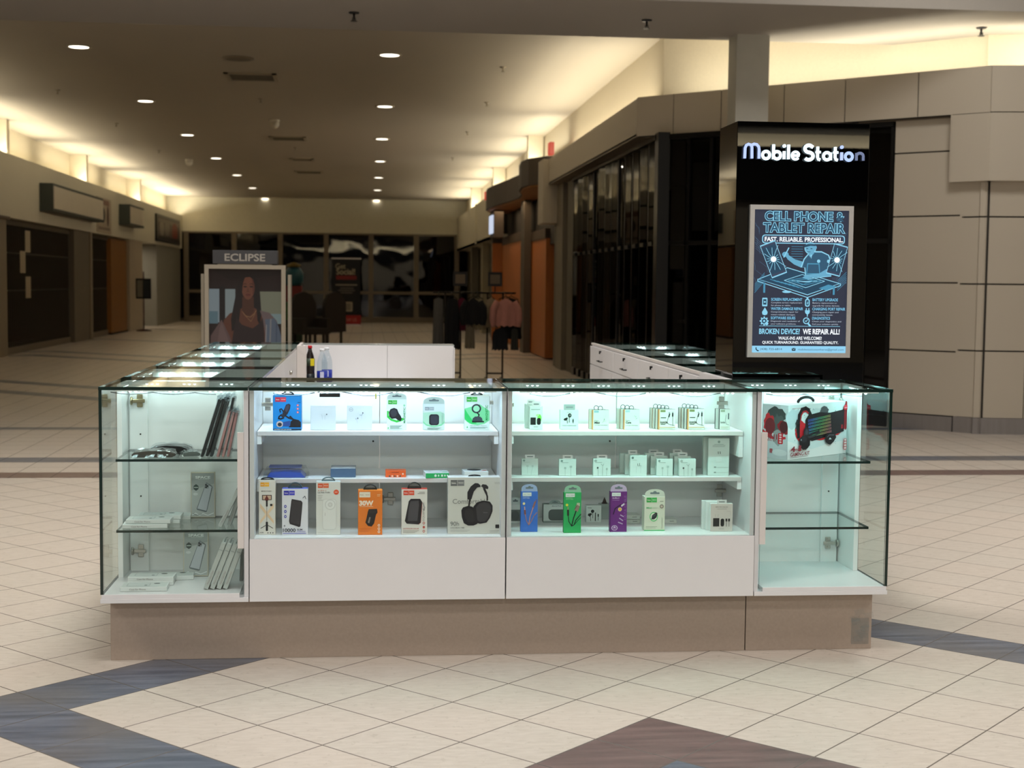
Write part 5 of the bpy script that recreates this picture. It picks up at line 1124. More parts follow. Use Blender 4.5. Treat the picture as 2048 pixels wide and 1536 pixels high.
# --- green case, top shelf
def flat(name, lab, x0, x1, y, z0, z1, dep, c, art_, **k): return carton(name, lab, 'box', x0, x1, y, z0, z1, dep, c, art_, **k)
flat('charger_box', 'white charger box with black adapter and a lime green glow', .657, .710, 5.776, S1, 1.0, .035, '#D8E8E0', [('r', .1, .86, .8, .88, '#6c8880'), ('rr', .06, .20, .47, .52, .02, '#15201c'), ('e', .75, .48, .16, .18, '#7ef05c'), ('rr', .56, .20, .86, .50, .14, '#101814'), ('r', .3, .10, .65, .12, '#7a948c'), ('e', .6, .62, .12, .05, '#b8f4a0')], tab='flap', tw=.66, th=.020)
flat('charger_box', 'second white charger box tucked behind the lime green one', .643, .690, 5.825, S1, 1.006, .03, '#CBDDD5', [], tab='flap', tw=.66, th=.018)
flat('earphone_box', 'white square box with black wired earphones on the top shelf', .783, .858, 5.776, S1, .986, .035, '#D3E2DB', [('t', 'SAMSUNG', .36, .87, .28, .03, 0, '#4c605a'), ('e', .52, .72, .10, .11, '#1c2622'), ('e', .54, .73, .04, .05, '#7c8c86'), ('p', [(.18, .50), (.22, .56), (.38, .62), (.42, .56), (.36, .46), (.24, .45)], '#1c2622'), ('l', [(.50, .62), (.50, .36)], .03, '#1c2622'), ('l', [(.38, .46), (.40, .32)], .03, '#1c2622'), ('e', .71, .44, .035, .11, '#2c3632'), ('l', [(.71, .36), (.71, .30)], .02, '#2c3632'), ('t', 'TYPE-C EARPHONES', .12, .175, .76, .04, .01, '#566a62')], tab='flap', tw=.62, th=.023, tabcol='#A8BAB4')
def stacked(name, lab, x0, x1, y, z1, n, c, art_, sidec, labs, group, dx=.010, dy=.022, dep=.016, loops=0):
    for i in range(n):
        k = n - 1 - i      # back to front; k = 0 is the front one
        t = flat(name, labs[k] if k else lab, x0 - dx * k, x1 - dx * k, y + dy * k, S1, z1, dep, c, art_ if k == 0 else [], side=sidec[k % len(sidec)], top='#5c6662', group=group)
        if loops:
            b = B(); b.rail(loop(None, .0 - .004 * k, 0, z1 - S1 + .006, .009), .0013, MBLKM, 5, closed=True); b.build('hang_loop', t, False)
orl = [('r', 0, 0, .07, 1, '#D8B890'), ('r', 0, 0, .035, 1, '#C88A4A')]
stacked('cable_box', 'cream box lettered Pulse Mini with orange spine, in front', .915, .984, 5.77, .987, 2, '#D5E0D4', orl + [('rr', .10, .86, .38, .97, .02, '#8FB4BC'), ('t', 'Pulse', .14, .42, .25, .06, 0, '#4a5a52'), ('t', 'Mini', .14, .30, .30, .10, .04, '#26302c'), ('t', 'ULTRA SMALL TRUE WIRELESS', .14, .21, .76, .03, .01, '#4c5c54')] + [('l', [(.62, .34), (.70, .46), (.78, .42)], .02, '#a5b4ac'), ('e', .72, .52, .03, .03, '#8c9c94'), ('l', [(.75, .62), (.84, .74)], .01, '#b5c4bc')], ['#C89858', '#8C6A44'], [None, 'twin cream box hidden just behind the Pulse Mini box'], 'cream earphone boxes on the top shelf', loops=1)
stacked('cable_box', 'cream box lettered Pulse Core with orange spine, in front', 1.046, 1.112, 5.77, .989, 3, '#D5E0D4', orl + [('rr', .10, .86, .38, .97, .02, '#A5C4C8'), ('t', 'Pulse', .14, .42, .25, .06, 0, '#4a5a52'), ('t', 'Core', .14, .30, .32, .10, .04, '#26302c'), ('t', 'ULTRA SMALL TRUE WIRELESS', .14, .19, .76, .03, .01, '#4c5c54'), ('l', [(.68, .70), (.74, .62), (.80, .66)], .016, '#8c9c94'), ('l', [(.76, .52), (.84, .58)], .02, '#8c9c94')], ['#B0764A', '#8C6A44', '#A4B8B0'], [None, 'cream box directly behind the Pulse Core box', 'rearmost cream box behind the Pulse Core box'], 'cream earphone boxes on the top shelf', loops=1)
ion = [('r', 0, 0, .10, 1, '#D8B890'), ('r', 0, 0, .05, 1, '#C88A4A'), ('rr', .13, .86, .42, .97, .02, '#7E8A5C'), ('r', .15, .56, .46, .60, '#3c443e'), ('t', 'ionix', .13, .30, .42, .12, .03, '#20261f'), ('r', .15, .24, .42, .275, '#3c443e'), ('l', [(.62, .72), (.56, .50), (.50, .38), (.62, .26), (.95, .20)], .022, '#30343a'), ('l', [(.84, .70), (.86, .20)], .022, '#30343a'), ('p', [(.58, .62), (.64, .80), (.70, .78), (.65, .60)], '#23272c'), ('r', .80, .64, .88, .82, '#23272c'), ('r', .60, .79, .68, .86, '#9aa4a8'), ('r', .81, .82, .87, .88, '#9aa4a8'), ('r', .0, .10, 1, .13, '#c9a56c')] + fine(.05, .04, .8, 1, '#7c8c84', .02)
stacked('cable_box', 'front box of the left ionix cable stack, black cable printed on white', 1.190, 1.262, 5.77, .990, 4, '#DDE4D8', ion, ['#7A5A3C', '#3A2C22', '#8a6a48', '#2c2620'], [None, 'second box of the left ionix stack', 'third box of the left ionix stack', 'rearmost box of the left ionix stack'], 'ionix cable boxes', dx=.007, loops=1)
stacked('cable_box', 'front box of the middle ionix cable stack, black cable printed on white', 1.312, 1.385, 5.77, .992, 4, '#E2E8DE', ion, ['#4A3A2E', '#2A221c', '#8a6a48', '#2c2620'], [None, 'second box of the middle ionix stack', 'third box of the middle ionix stack', 'rearmost box of the middle ionix stack'], 'ionix cable boxes', dx=.007, loops=1)
stacked('cable_box', 'single narrow ionix cable box with black side at the right end', 1.450, 1.494, 5.775, .991, 2, '#D8E0D8', [('t', 'ionix', .10, .30, .45, .10, .02, '#3a4238'), ('l', [(.62, .72), (.55, .45), (.65, .26), (.9, .22)], .03, '#5a6468'), ('r', .80, .5, .90, .8, '#4c565a'), ('rr', .1, .86, .5, .97, .02, '#9aA890')] + fine(.1, .12, .8, 2, '#b59c6c', .02, .05), ['#1c1e22', '#1c1e22'], [None, 'black sided cable box behind the single ionix one'], 'ionix cable boxes', dx=.012)
# --- green case, middle shelf
WB = '#D6E6DF'
def wbox(lab, x0, x1, y, z1, kind, dep=.026, c=WB, flap=True, z0=S2):
    cab = {'c1': [('e', .14, .88, .07, .06, '#8fa8a0'), ('r', .1, .77, .5, .785, '#a9beb6'), ('rr', .28, .50, .42, .60, .02, '#BFD2CA'), ('l', [(.35, .5), (.36, .10)], .03, '#C3D5CD'), ('rr', .60, .48, .72, .60, .02, '#BFD2CA'), ('l', [(.66, .5), (.60, .2), (.58, .05)], .03, '#C3D5CD')],
           'c2': [('e', .16, .88, .07, .06, '#7f9890'), ('r', .15, .77, .55, .79, '#93a8a0'), ('rr', .30, .40, .42, .52, .02, '#AFC2BA'), ('l', [(.36, .4), (.36, .02)], .03, '#B3C5BD'), ('rr', .62, .48, .76, .60, .02, '#AFC2BA'), ('l', [(.69, .5), (.69, .02)], .03, '#B3C5BD')],
           'c3': [('e', .14, .88, .08, .07, '#a9b8b0'), ('r', .12, .77, .5, .79, '#93a8a0'), ('e', .26, .47, .05, .06, '#4c5a54'), ('l', [(.28, .4), (.3, .02)], .025, '#a9bab2'), ('l', [(.45, .68), (.56, .6), (.60, .70)], .03, '#a9bab2'), ('l', [(.54, .6), (.54, .02)], .025, '#a9bab2'), ('e', .78, .40, .05, .07, '#a9bab2'), ('l', [(.78, .35), (.76, .02)], .025, '#a9bab2')],
           'ad': [('e', .15, .88, .07, .055, '#6c807a'), ('r', .12, .77, .4, .78, '#93a8a0'), ('l', [(.45, .60), (.46, .50)], .03, '#6c7c76'), ('l', [(.56, .62), (.57, .50)], .03, '#6c7c76'), ('r', .36, .15, .38, .46, '#c3d0ca'), ('r', .62, .15, .64, .46, '#c3d0ca'), ('l', [(.46, .5), (.68, .5)], .015, '#9aaba4')],
           'tall': [('e', .5, .90, .06, .035, '#94a8a0'), ('r', .28, .83, .72, .84, '#8fa29b'), ('r', .2, .80, .8, .81, '#8fa29b'), ('r', .2, .77, .78, .78, '#8fa29b'), ('l', [(.47, .64), (.48, .58)], .03, '#52605a'), ('l', [(.56, .64), (.57, .58)], .03, '#52605a'), ('rr', .34, .36, .68, .54, .06, '#D3E2DB'), ('rr', .36, .37, .66, .53, .05, '#DBE8E2'), ('l', [(.3, .23), (.4, .22), (.98, .22)], .012, '#a9bab2'), ('l', [(.3, .09), (.4, .08), (.98, .08)], .012, '#a9bab2'), ('rr', .28, .21, .38, .24, .01, '#8c9c94'), ('rr', .28, .07, .38, .10, .01, '#8c9c94')], None: []}[kind]
    return carton('cable_box' if kind != 'tall' and kind != 'ad' else 'charger_box', lab, 'box', x0, x1, y, z0, z1, dep, c, cab, side='#C5D8D0', tab='flap' if flap else None, tw=.58, th=.016, group='white hanging boxes on the middle shelf')
wbox('white cable box with faint leads, leftmost on the middle shelf', .626, .694, 5.777, .786, 'c1')
wbox('white cable box with darker mark, second from left on the middle shelf', .778, .849, 5.758, .786, 'c2')
wbox('white earphone box standing third from left on the middle shelf', .919, .992, 5.755, .787, 'c3')
wbox('white adapter box with prong drawing, foremost of its group', 1.071, 1.141, 5.745, .802, 'ad', flap=False)
wbox('white box directly behind the adapter box', 1.058, 1.122, 5.79, .802, None)
wbox('white box at the back left of the adapter group', 1.045, 1.11, 5.835, .800, None, flap=False)
wbox('white cable box in front of the first white stack', 1.182, 1.250, 5.745, .787, 'c2', flap=False)
wbox('white hanging box second in the first white stack', 1.165, 1.235, 5.785, .794, None)
wbox('white hanging box rearmost of the first white stack', 1.150, 1.220, 5.83, .800, None)
wbox('white earphone box in front of the second white stack', 1.274, 1.344, 5.735, .788, 'c3', flap=False)
wbox('white hanging box second in the second white stack', 1.262, 1.332, 5.775, .794, None)
wbox('white hanging box rearmost of the second white stack', 1.252, 1.318, 5.82, .802, None)
wbox('tall white charging kit box, foremost at the right end', 1.400, 1.489, 5.755, .872, 'tall', flap=False)
wbox('tall white box behind the foremost tall one', 1.388, 1.475, 5.79, .874, None, flap=False)
# --- green case, floor
def cable(lab, x0, x1, y, c, c2, tabc, inner, side):
    return carton('cable_box', lab, 'box', x0, x1, y, S3, .665, .026, c, [('rr', .10, .885, .62, .975, .01, '#D8E2DC'), ('t', 'hoco.', .16, .915, .16, .02, .01, '#7c8880'), ('t', 'PREMIUM', .38, .915, .2, .018, 0, '#7c8880')] + inner, side=side, tab='arch', tabcol=tabc, tw=.94, th=.030)
cable('tall blue cable box with a rose coloured charging cable', .613, .682, 5.672, '#3A6CC0', None, '#9AAED0', [('t', 'CHARGING', .12, .85, .38, .02, .01, '#C8D8F0'), ('t', 'DATA CABLE', .12, .82, .40, .018, .01, '#C8D8F0'), ('e', .18, .70, .075, .032, '#E8D89A'), ('l', [(.92, .80), (.80, .70)], .04, '#8A6C78'), ('l', [(.84, .74), (.72, .60)], .10, '#8C5E58'), ('l', [(.72, .60), (.55, .38), (.48, .18)], .055, '#C08C84'), ('l', [(.22, .62), (.24, .52)], .06, '#C9A09A'), ('l', [(.24, .53), (.26, .44)], .11, '#7A4C4C'), ('l', [(.26, .44), (.34, .28), (.48, .17), (.62, .26), (.78, .40), (.95, .48)], .045, '#A87C78')] + fine(.12, .1, .3, 2, '#6C90D0', .008, .03), '#2F5CA8')
cable('tall green cable box with a black braided charging cable', .784, .855, 5.642, '#2EA85C', None, '#8FC4A4', [('t', 'CHARGING', .12, .85, .38, .02, .01, '#A8E4B4'), ('t', 'DATA CABLE', .12, .82, .42, .018, .01, '#A8E4B4'), ('e', .18, .69, .075, .032, '#D8D84A'), ('r', .74, .66, .92, .74, '#B4C0A0'), ('p', [(.60, .56), (.72, .70), (.92, .66), (.80, .52)], '#8C7C6C'), ('l', [(.62, .58), (.74, .66)], .02, '#1c2420'), ('l', [(.70, .54), (.56, .36), (.46, .17)], .06, '#18241E'), ('l', [(.24, .64), (.24, .56)], .06, '#9C9C6C'), ('l', [(.24, .56), (.25, .44)], .11, '#2A2A24'), ('l', [(.25, .44), (.30, .28), (.46, .17), (.60, .20), (.70, .32), (.98, .46)], .045, '#18241E'), ('l', [(.60, .20), (.80, .30), (.98, .38)], .03, '#18241E')], '#238A4A')
cable('tall purple three-in-one cable box with yellow badge', .975, 1.045, 5.658, '#6A2A78', None, '#C0AECB', [('t', '3-IN-1', .14, .82, .38, .04, .02, '#D8C0DC'), ('t', 'CHARGING', .14, .78, .4, .015, .01, '#C0A0C8'), ('tv', 'DATA CABLE', .82, .30, .14, .60, .02, '#8A549A'), ('l', [(.2, .44), (.30, .58), (.50, .64), (.66, .68)], .05, '#241630'), ('p', [(.64, .66), (.84, .72), (.86, .68), (.68, .62)], '#D8D0DC'), ('l', [(.84, .70), (.98, .74)], .03, '#241630'), ('e', .58, .56, .11, .048, '#E8D8A8'), ('e', .58, .56, .085, .036, '#D8A848'), ('l', [(.62, .42), (.80, .38)], .06, '#B8A0C0'), ('l', [(.56, .34), (.76, .28)], .06, '#B8A0C0'), ('l', [(.50, .24), (.74, .20)], .06, '#B8A0C0'), ('e', .28, .10, .18, .065, '#D4C4D8'), ('e', .28, .10, .15, .054, '#8a5a94'), ('p', [(.2, .09), (.28, .14), (.36, .09), (.28, .11)], '#E4D8E8'), ('r', .0, .0, .04, 1, '#4c1c58')], '#541C60')
carton('charger_box', 'cream and green box with a small black device ringed in green', 'box', 1.120, 1.205, 5.675, S3, .640, .05, '#D5D8C4', logo(.10, .84, .50, .14, '#38A048', '#46B058') + [('r', .75, .86, .92, .875, '#7c8474'), ('e', .84, .72, .10, .062, '#8a8478'), ('e', .84, .72, .05, .03, '#c8b8a8'), ('t', 'Mini', .10, .66, .24, .04, .03, '#4CB868'), ('t', 'WIRED', .36, .66, .28, .035, 0, '#a8b89c'), ('e', .46, .42, .20, .14, '#48B868'), ('e', .46, .42, .165, .115, '#D5D8C4'), ('p', [(.34, .34), (.38, .46), (.56, .55), (.64, .52), (.60, .40), (.48, .34)], '#26282A'), ('p', [(.40, .42), (.46, .48), (.56, .50), (.54, .43)], '#3c4044'), ('tv', 'TRANSMIT', .84, .06, .06, .34, 0, '#8c947c'), ('r', 0, 0, 1, .03, '#58C07C')] + fine(.08, .12, .55, 2, '#6c7464', .014, .035), side='#C8CCB8', top='#E0E6D8', tab='arch', tabcol='#CDD6C6', tw=.96, th=.032)
for k, (lab, x0, x1, y, dep, shapes) in enumerate((('white charger kit box with black adapter, foremost of three', 1.390, 1.482, 5.653, .02, [('t', '25W PD Charger', .22, .86, .56, .035, .02, '#6c6058'), ('r', .3, .80, .72, .815, '#a09890'), ('l', [(.22, .52), (.22, .62)], .01, '#8a827a'), ('l', [(.34, .52), (.34, .62)], .01, '#8a827a'), ('r', .12, .18, .40, .48, '#26241f'), ('rr', .46, .18, .62, .46, .07, '#1f1e1a'), ('r', .68, .36, .76, .46, '#26241f'), ('l', [(.72, .36), (.72, .18)], .02, '#26241f'), ('r', .80, .36, .88, .46, '#26241f'), ('l', [(.84, .36), (.84, .18)], .02, '#26241f'), ('t', 'SAMSUNG', .38, .08, .24, .02, .01, '#5c544c'), ('l', [(.72, .72), (.90, .72), (.90, .58)], .006, '#8a827a')]), ('plain white kit box directly behind the 25W charger box', 1.378, 1.46, 5.680, .02, []), ('plain white kit box, rearmost behind the 25W charger box', 1.368, 1.45, 5.707, .02, []))):
    carton('charger_box', lab, 'box', x0, x1, y, S3, .614 if k == 0 else .618, dep, '#CFC8C0' if k == 0 else '#DDE6E2', shapes, side='#E0E6E2', top='#E8EEEA', tab='flap' if k == 0 else None, tw=.44, th=.016, tabcol='#DDE4E0', group='white charger kit boxes')
# behind them
flat('earphone_box', 'grey and white pack with dark square insert, partly hidden by the blue cable box', .585, .640, 5.88, S3, .580, .04, '#D8DEDA', [('r', 0, .12, 1, .72, '#6a706e'), ('e', .5, .4, .3, .28, '#555b59')], tab='arch', tabcol='#D8E2DE', tw=.8, th=.03)
flat('speaker_box', 'white and grey box with a dark rounded speaker, partly behind the green cable box', .732, .830, 5.89, S3, .578, .04, '#D3DCD8', [('t', 'EggsTel', .38, .87, .38, .06, .02, '#5a6662'), ('r', 0, 0, 1, .1, '#8c9894'), ('rr', .22, .12, .98, .72, .16, '#4E5654'), ('rr', .26, .15, .96, .69, .14, '#59625f')], side='#5c6664', top='#8c9894', tab='arch', tabcol='#9AAAA4', tw=.5, th=.018)
flat('earphone_box', 'small white box with black earphones and cable plugs on the case floor', .914, .978, 5.89, S3, .572, .035, '#D6E0DB', [('t', 'Nokia', .10, .84, .26, .05, .02, '#46524c'), ('e', .42, .66, .11, .10, '#1e2421'), ('p', [(.10, .42), (.14, .52), (.34, .56), (.38, .48), (.24, .34)], '#1e2421'), ('l', [(.44, .58), (.44, .26)], .03, '#1e2421'), ('l', [(.27, .40), (.30, .10)], .03, '#1e2421'), ('r', .58, .08, .64, .58, '#2c322f'), ('r', .76, .34, .84, .50, '#2c322f'), ('l', [(.80, .34), (.80, .12)], .03, '#2c322f')])
flat('cone_ornament_box', 'small grey box behind the black earphone box', .985, 1.03, 5.97, S3, .565, .04, '#A9B4AE', [])
t = thing('black_cone', 'tiny dark cone standing on the small grey box', 'ornament', (1.008, 5.99, .566))
b = B(); b.lathe([(.011, 0), (.006, .014), (.001, .026)], (0, 0, 0), col('#4a3c34'), 10); b.build('cone', t, False)
b = B(); b.lathe([(.013, 0), (.013, .003)], (0, 0, 0), col('#2a2420'), 10); b.build('cone_base', t, False)
for lab, x0, x1, z0 in (('flat white box lying on the case floor, lower of two right of the purple box', 1.075, 1.14, S3), ('flat white box lying on top of its twin right of the purple box', 1.072, 1.138, S3 + .018), ('flat white box lying right of the cream and green box', 1.235, 1.295, S3)):
    flat('flat_box', lab, x0, x1, 5.86, z0, z0 + .0165, .08, '#D8DED6', [('r', .5, .45, .8, .6, '#7c8680')], group='flat white boxes on the case floor')
# --- left corner case: phone case packages
def lay(name, lab, cat, x, y, z, w_, d, h, rz, tone, group=None, oval=True):
    t = thing(name, lab, cat, (x, y, z + .0005), rz, group)
    b = B(); b.box(-w_ / 2, w_ / 2, -d / 2, d / 2, 0, h, col(tone), .002)
    b.build('box_body', t, False)
    b = B(); art(b, (-w_ / 2, -d / 2, h), (1, 0, 0), (0, 1, 0), w_, d, [('rr', .03, .06, .97, .94, .02, '#C9CFCC'), ('rr', .12, .16, .62, .84, .06, '#A9B2B0'), ('rr', .14, .20, .60, .80, .05, '#C2C9C7'), ('e', .75, .7, .07, .12, '#5c6462'), ('rr', .5, .25, .56, .45, .02, '#7c8684')])
    art(b, (-w_ / 2, -d / 2, 0), (1, 0, 0), (0, 0, 1), w_, h, [('t', 'Case for Phone', .2, .3, .35, .35, .01, '#8a8280')], .0006); b.build('printed_top', t, False, recalc=False)
    return t
SH1, SH2, FL = .797, .515, .284
for k, (x, y, z, rz) in enumerate(((-.885, 5.77, SH2, .04), (-.872, 5.785, SH2 + .017, -.02), (-.85, 5.88, SH2, .03), (-.845, 5.885, SH2 + .017, .0), (-.82, 5.975, SH2, .05))):
    lay('phone_case_box', ('flat white phone case box at the front of the lower glass shelf stack, underneath', 'flat white phone case box at the front of the lower glass shelf stack, on top', 'middle flat phone case box on the lower glass shelf, underneath', 'middle flat phone case box on the lower glass shelf, on top', 'rearmost flat phone case box on the lower glass shelf')[k], 'box', x, y, z, .175, .088, .016, rz, '#D3D7D4', 'flat phone case boxes')
for k, (x, y, z, rz) in enumerate(((-.875, 5.665, FL, .02), (-.865, 5.77, FL, .03), (-.862, 5.775, FL + .017, -.02), (-.80, 5.87, FL, .1), (-.83, 5.86, FL + .034, .0))):
    if k == 4: continue
    lay('phone_case_box', ('front flat phone case box on the case bottom beside the glass end', 'second row flat phone case box on the case bottom, underneath', 'second row flat phone case box on the case bottom, on top', 'rear flat phone case box on the case bottom')[k], 'box', x, y, z, .18, .088, .018, rz, '#D6DAD8', 'flat phone case boxes')
SP = [('rr', .015, .01, .985, .99, .01, '#C8B896'), ('rr', .03, .018, .97, .982, .01, '#AEB4B2'), ('p', [(.03, .6), (.97, .75), (.97, .982), (.03, .982)], '#9AA19F'), ('t', 'SPACE', .20, .86, .60, .055, .03, '#DDE2E0'), ('r', .3, .835, .75, .842, '#c4cac8'),
      ('p', [(.12, .70), (.22, .74), (.32, .70), (.32, .63), (.22, .59), (.12, .63)], '#3C4A46'), ('r', .14, .655, .30, .675, '#b4c0ba'), ('e', .2, .52, .10, .03, '#c4cac8'),
      ('p', [(.62, .76), (.66, .775), (.88, .70), (.90, .66), (.66, .13), (.60, .12), (.26, .17), (.24, .20)], '#6c7476'), ('p', [(.63, .745), (.86, .68), (.64, .15), (.27, .20)], '#B4BAC0'), ('rr', .58, .64, .74, .75, .04, '#8d9598'), ('e', .63, .72, .035, .022, '#23272a'), ('e', .69, .695, .035, .022, '#23272a'), ('e', .63, .67, .035, .022, '#23272a'),
      ('l', [(.06, .06), (.2, .1), (.35, .05), (.5, .09), (.7, .05), (.93, .1)], .03, '#DDE4E4'), ('l', [(.1, .09), (.25, .05), (.45, .08)], .02, '#7c8684')]
for lab, x0, x1, y, z0, z1 in (('silver upright phone case box lettered SPACE on the lower glass shelf', -.735, -.635, 5.985, SH2, .705), ('silver upright phone case box lettered SPACE leaning on the case bottom', -.757, -.655, 5.90, FL, .474)):
    carton('phone_case_box', lab, 'box', x0, x1, y, z0, z1, .016, '#B9BCB8', SP, side='#B8AE94', group='upright phone case boxes', tilt=-.09 if z0 < .4 else 0)
def leaner(lab, x, y, z, L, ang, tone, th=.014, dep=.09, name='phone_case_box', plast=False, group='leaning phone case boxes'):
    """slab leaning to the right: bottom at x, top toward +x"""
    t = thing(name, lab, 'box' if not plast else 'pouch', (x, y, z), 0, group)
    M = Matrix.Rotation(ang, 4, 'Y')
    b = B(); b.box(0, th, 0, dep, .001 + th * math.sin(ang), L, col(tone, .35), .002, M); b.build('box_body' if not plast else 'case_body', t, False)
    b = B()
    if plast:
        b.box(-.003, th + .003, -.004, dep + .004, .001 + (th + .003) * math.sin(ang), L * 1.0, MPLAST, .004, M)
        for k in range(6): b.face([M @ V((-.003, -.005, L - .02 + .006 * k)), M @ V((th + .01, -.006, L - .01 + .008 * ((k * 3) % 4))), M @ V((th * .5, .02, L + .012 + .004 * k)), M @ V((-.008, .01, L + .01))], MPLAST)
        b.build('clear_sleeve', t, False)
    else:
        art(b, M @ V((0, -.0003, .02)), M.to_3x3() @ V((1, 0, 0)), M.to_3x3() @ V((0, 0, 1)), th, L - .04, [('tv', 'Phone Case Clear', .3, .05, .4, .35, 0, '#9c8c8a'), ('r', .05, .92, .95, .94, '#8e9694')]); b.build('printed_edge', t, False, recalc=False)
        b = B(); b.rail([M @ V((th / 2, .02, L)), M @ V((th / 2, .02, L + .02)), M @ V((th / 2 + .006, .02, L + .022))], .002, col('#8f9896'), 5); b.build('hang_hook', t, False)
    return t
for k in range(4):
    leaner(('first leaning white box on the case bottom, counted from the left', 'second leaning white box on the case bottom', 'third leaning white box on the case bottom', 'fourth leaning white box on the case bottom, nearest the side panel')[k], (-.648, -.623, -.598, -.573)[k], 5.64, FL, .205 - .004 * k, (.375, .37, .365, .36)[k], '#B4BAB6', th=.018)
leaner('dark edged box standing at the right rear of the case bottom', -.520, 5.80, FL, .15, .04, '#6c7472', dep=.08)
for k in range(2):
    leaner(('leaning white box on the lower glass shelf, left of its pair', 'leaning white box on the lower glass shelf, right of its pair')[k], -.602 + .034 * k, 5.735 + .03 * k, SH2, .205 - .03 * k, .46 - .14 * k, '#B4BAB6', th=.016)
for k, (x, tone, y, L, a) in enumerate(((-.668, '#1E201E', 5.74, .245, .30), (-.650, '#262420', 5.76, .245, .29), (-.632, '#2A3230', 5.75, .235, .27), (-.605, '#B9837E', 5.74, .195, .26), (-.585, '#C08C86', 5.745, .19, .24), (-.565, '#B07A76', 5.745, .185, .20), (-.640, '#23241f', 5.87, .24, .28), (-.60, '#2b2a26', 5.875, .235, .2))):
    leaner(('leftmost black phone case pack leaning in clear wrap', 'second black phone case pack leaning in clear wrap', 'third black green phone case pack leaning in clear wrap', 'leftmost pink phone case pack leaning in clear wrap', 'middle pink phone case pack leaning in clear wrap', 'rightmost pink phone case pack leaning in clear wrap', 'black phone case pack behind the front leaning row, left one', 'black phone case pack behind the front leaning row, right one')[k], x, y, SH1, L, a, tone, th=.010, name='phone_case_pack', plast=True, group='wrapped phone cases leaning on the upper glass shelf')
rn = random.Random(11)
def pouch(lab, x, y, z, w_, d, h, tone, rz):
    t = thing('phone_case_pack', lab, 'pouch', (x, y, z + .001), rz, 'wrapped phone cases lying on the upper glass shelf')
    b = B(); pts = [(-w_ / 2, h * .4), (-w_ * .44, h * .75), (-w_ * .1, h), (w_ * .3, h * .92), (w_ * .48, h * .6), (w_ / 2, h * .3), (w_ * .42, .002), (-w_ * .42, .002)]
    b.prism(pts, (0, -d / 2, 0), (1, 0, 0), (0, 0, 1), (0, d, 0), col(tone, .25)); b.build('case_body', t, False)
    b = B(); n = 12; g = []
    for i in range(n + 1):
        r_ = []
        for j in range(7):
            u, v = i / n * 2 - 1, j / 6 * 2 - 1
            zz_ = max(.001, h * 1.15 * (1 - abs(u) ** 4 * .6) * (1 - abs(v) ** 4 * .4) + rn.uniform(-.004, .005)) if abs(u) < 1 and abs(v) < 1 else .002
            r_.append(b.bm.verts.new((u * w_ * .58, v * d * .6, zz_)))
        g.append(r_)
    i0 = b.mi(MPLAST)
    for i in range(n):
        for j in range(6):
            f = b.bm.faces.new((g[i][j], g[i + 1][j], g[i + 1][j + 1], g[i][j + 1])); f.material_index = i0
    b.build('clear_wrap', t, False)
pouch('wrapped dark phone case lying in front on the upper glass shelf', -.85, 5.765, SH1, .17, .09, .028, '#4A453E', .06)
pouch('crinkled clear pack with black case lying behind the front one', -.80, 5.88, SH1, .16, .10, .036, '#1b1b1b', -.05)
pouch('small wrapped clear case beside the leaning row on the upper glass shelf', -.715, 5.80, SH1, .07, .08, .02, '#5E6460', .3)

# --- right corner case: gaming kit
GX, GY, GZ, GW, GD, GH, GA = 1.727, 5.727, .783, .415, .13, .226, math.radians(36.5)
t = thing('gaming_kit_box', 'big white and red gaming kit box with keyboard and headset, set at an angle', 'box', (GX, GY, GZ + .001), GA)
b = B(); b.box(0, GW, 0, GD, 0, GH, col('#D9DCDC'), .0015); b.build('box_body', t, False)
rg = random.Random(4); spl = []
RD, DR, KB = '#C2202A', '#8E1820', '#17151A'
for i in range(46):
    x, y = rg.uniform(.10, .95), rg.uniform(.68, .95) if i % 2 else rg.uniform(.2, .7); spl.append(('e', x, y, rg.uniform(.002, .008), rg.uniform(.004, .014), rg.uniform(0, 3), rg.choice(['#7d8a90', '#5d666c', '#9fb0b6'])))
def blob(x, y, rx, ry, n, c, seed):
    q = random.Random(seed); return ('p', [(x + rx * math.cos(a * 6.2832 / n) * (1 if a % 2 else q.uniform(.6, 1.25)), y + ry * math.sin(a * 6.2832 / n) * (1 if a % 2 else q.uniform(.6, 1.25))) for a in range(n)], c)
def lift(items):
    out = []; fy = lambda y: min(1, max(0, .14 + .95 * y)); fx = lambda x: min(1, max(0, x))
    for q in items:
        if q[0] in 'pl': out.append((q[0], [(fx(x), fy(y)) for x, y in q[1]]) + tuple(q[2:]))
        elif q[0] == 'r': out.append(('r', q[1], fy(q[2]), q[3], fy(q[4]), q[5]))
        else: out.append(('e', q[1], fy(q[2])) + tuple(q[3:]))
    return out
front = [('r', 0, 0, 1, 1, '#D5DDDF'), ('p', [(0, 0), (1, 0), (1, .25), (.7, .22), (.4, .15), (0, .35)], '#E6E4E4'), blob(.10, .75, .14, .2, 18, '#B9C8CE', 8), blob(.45, .80, .20, .12, 20, '#C4D0D4', 9)] + spl
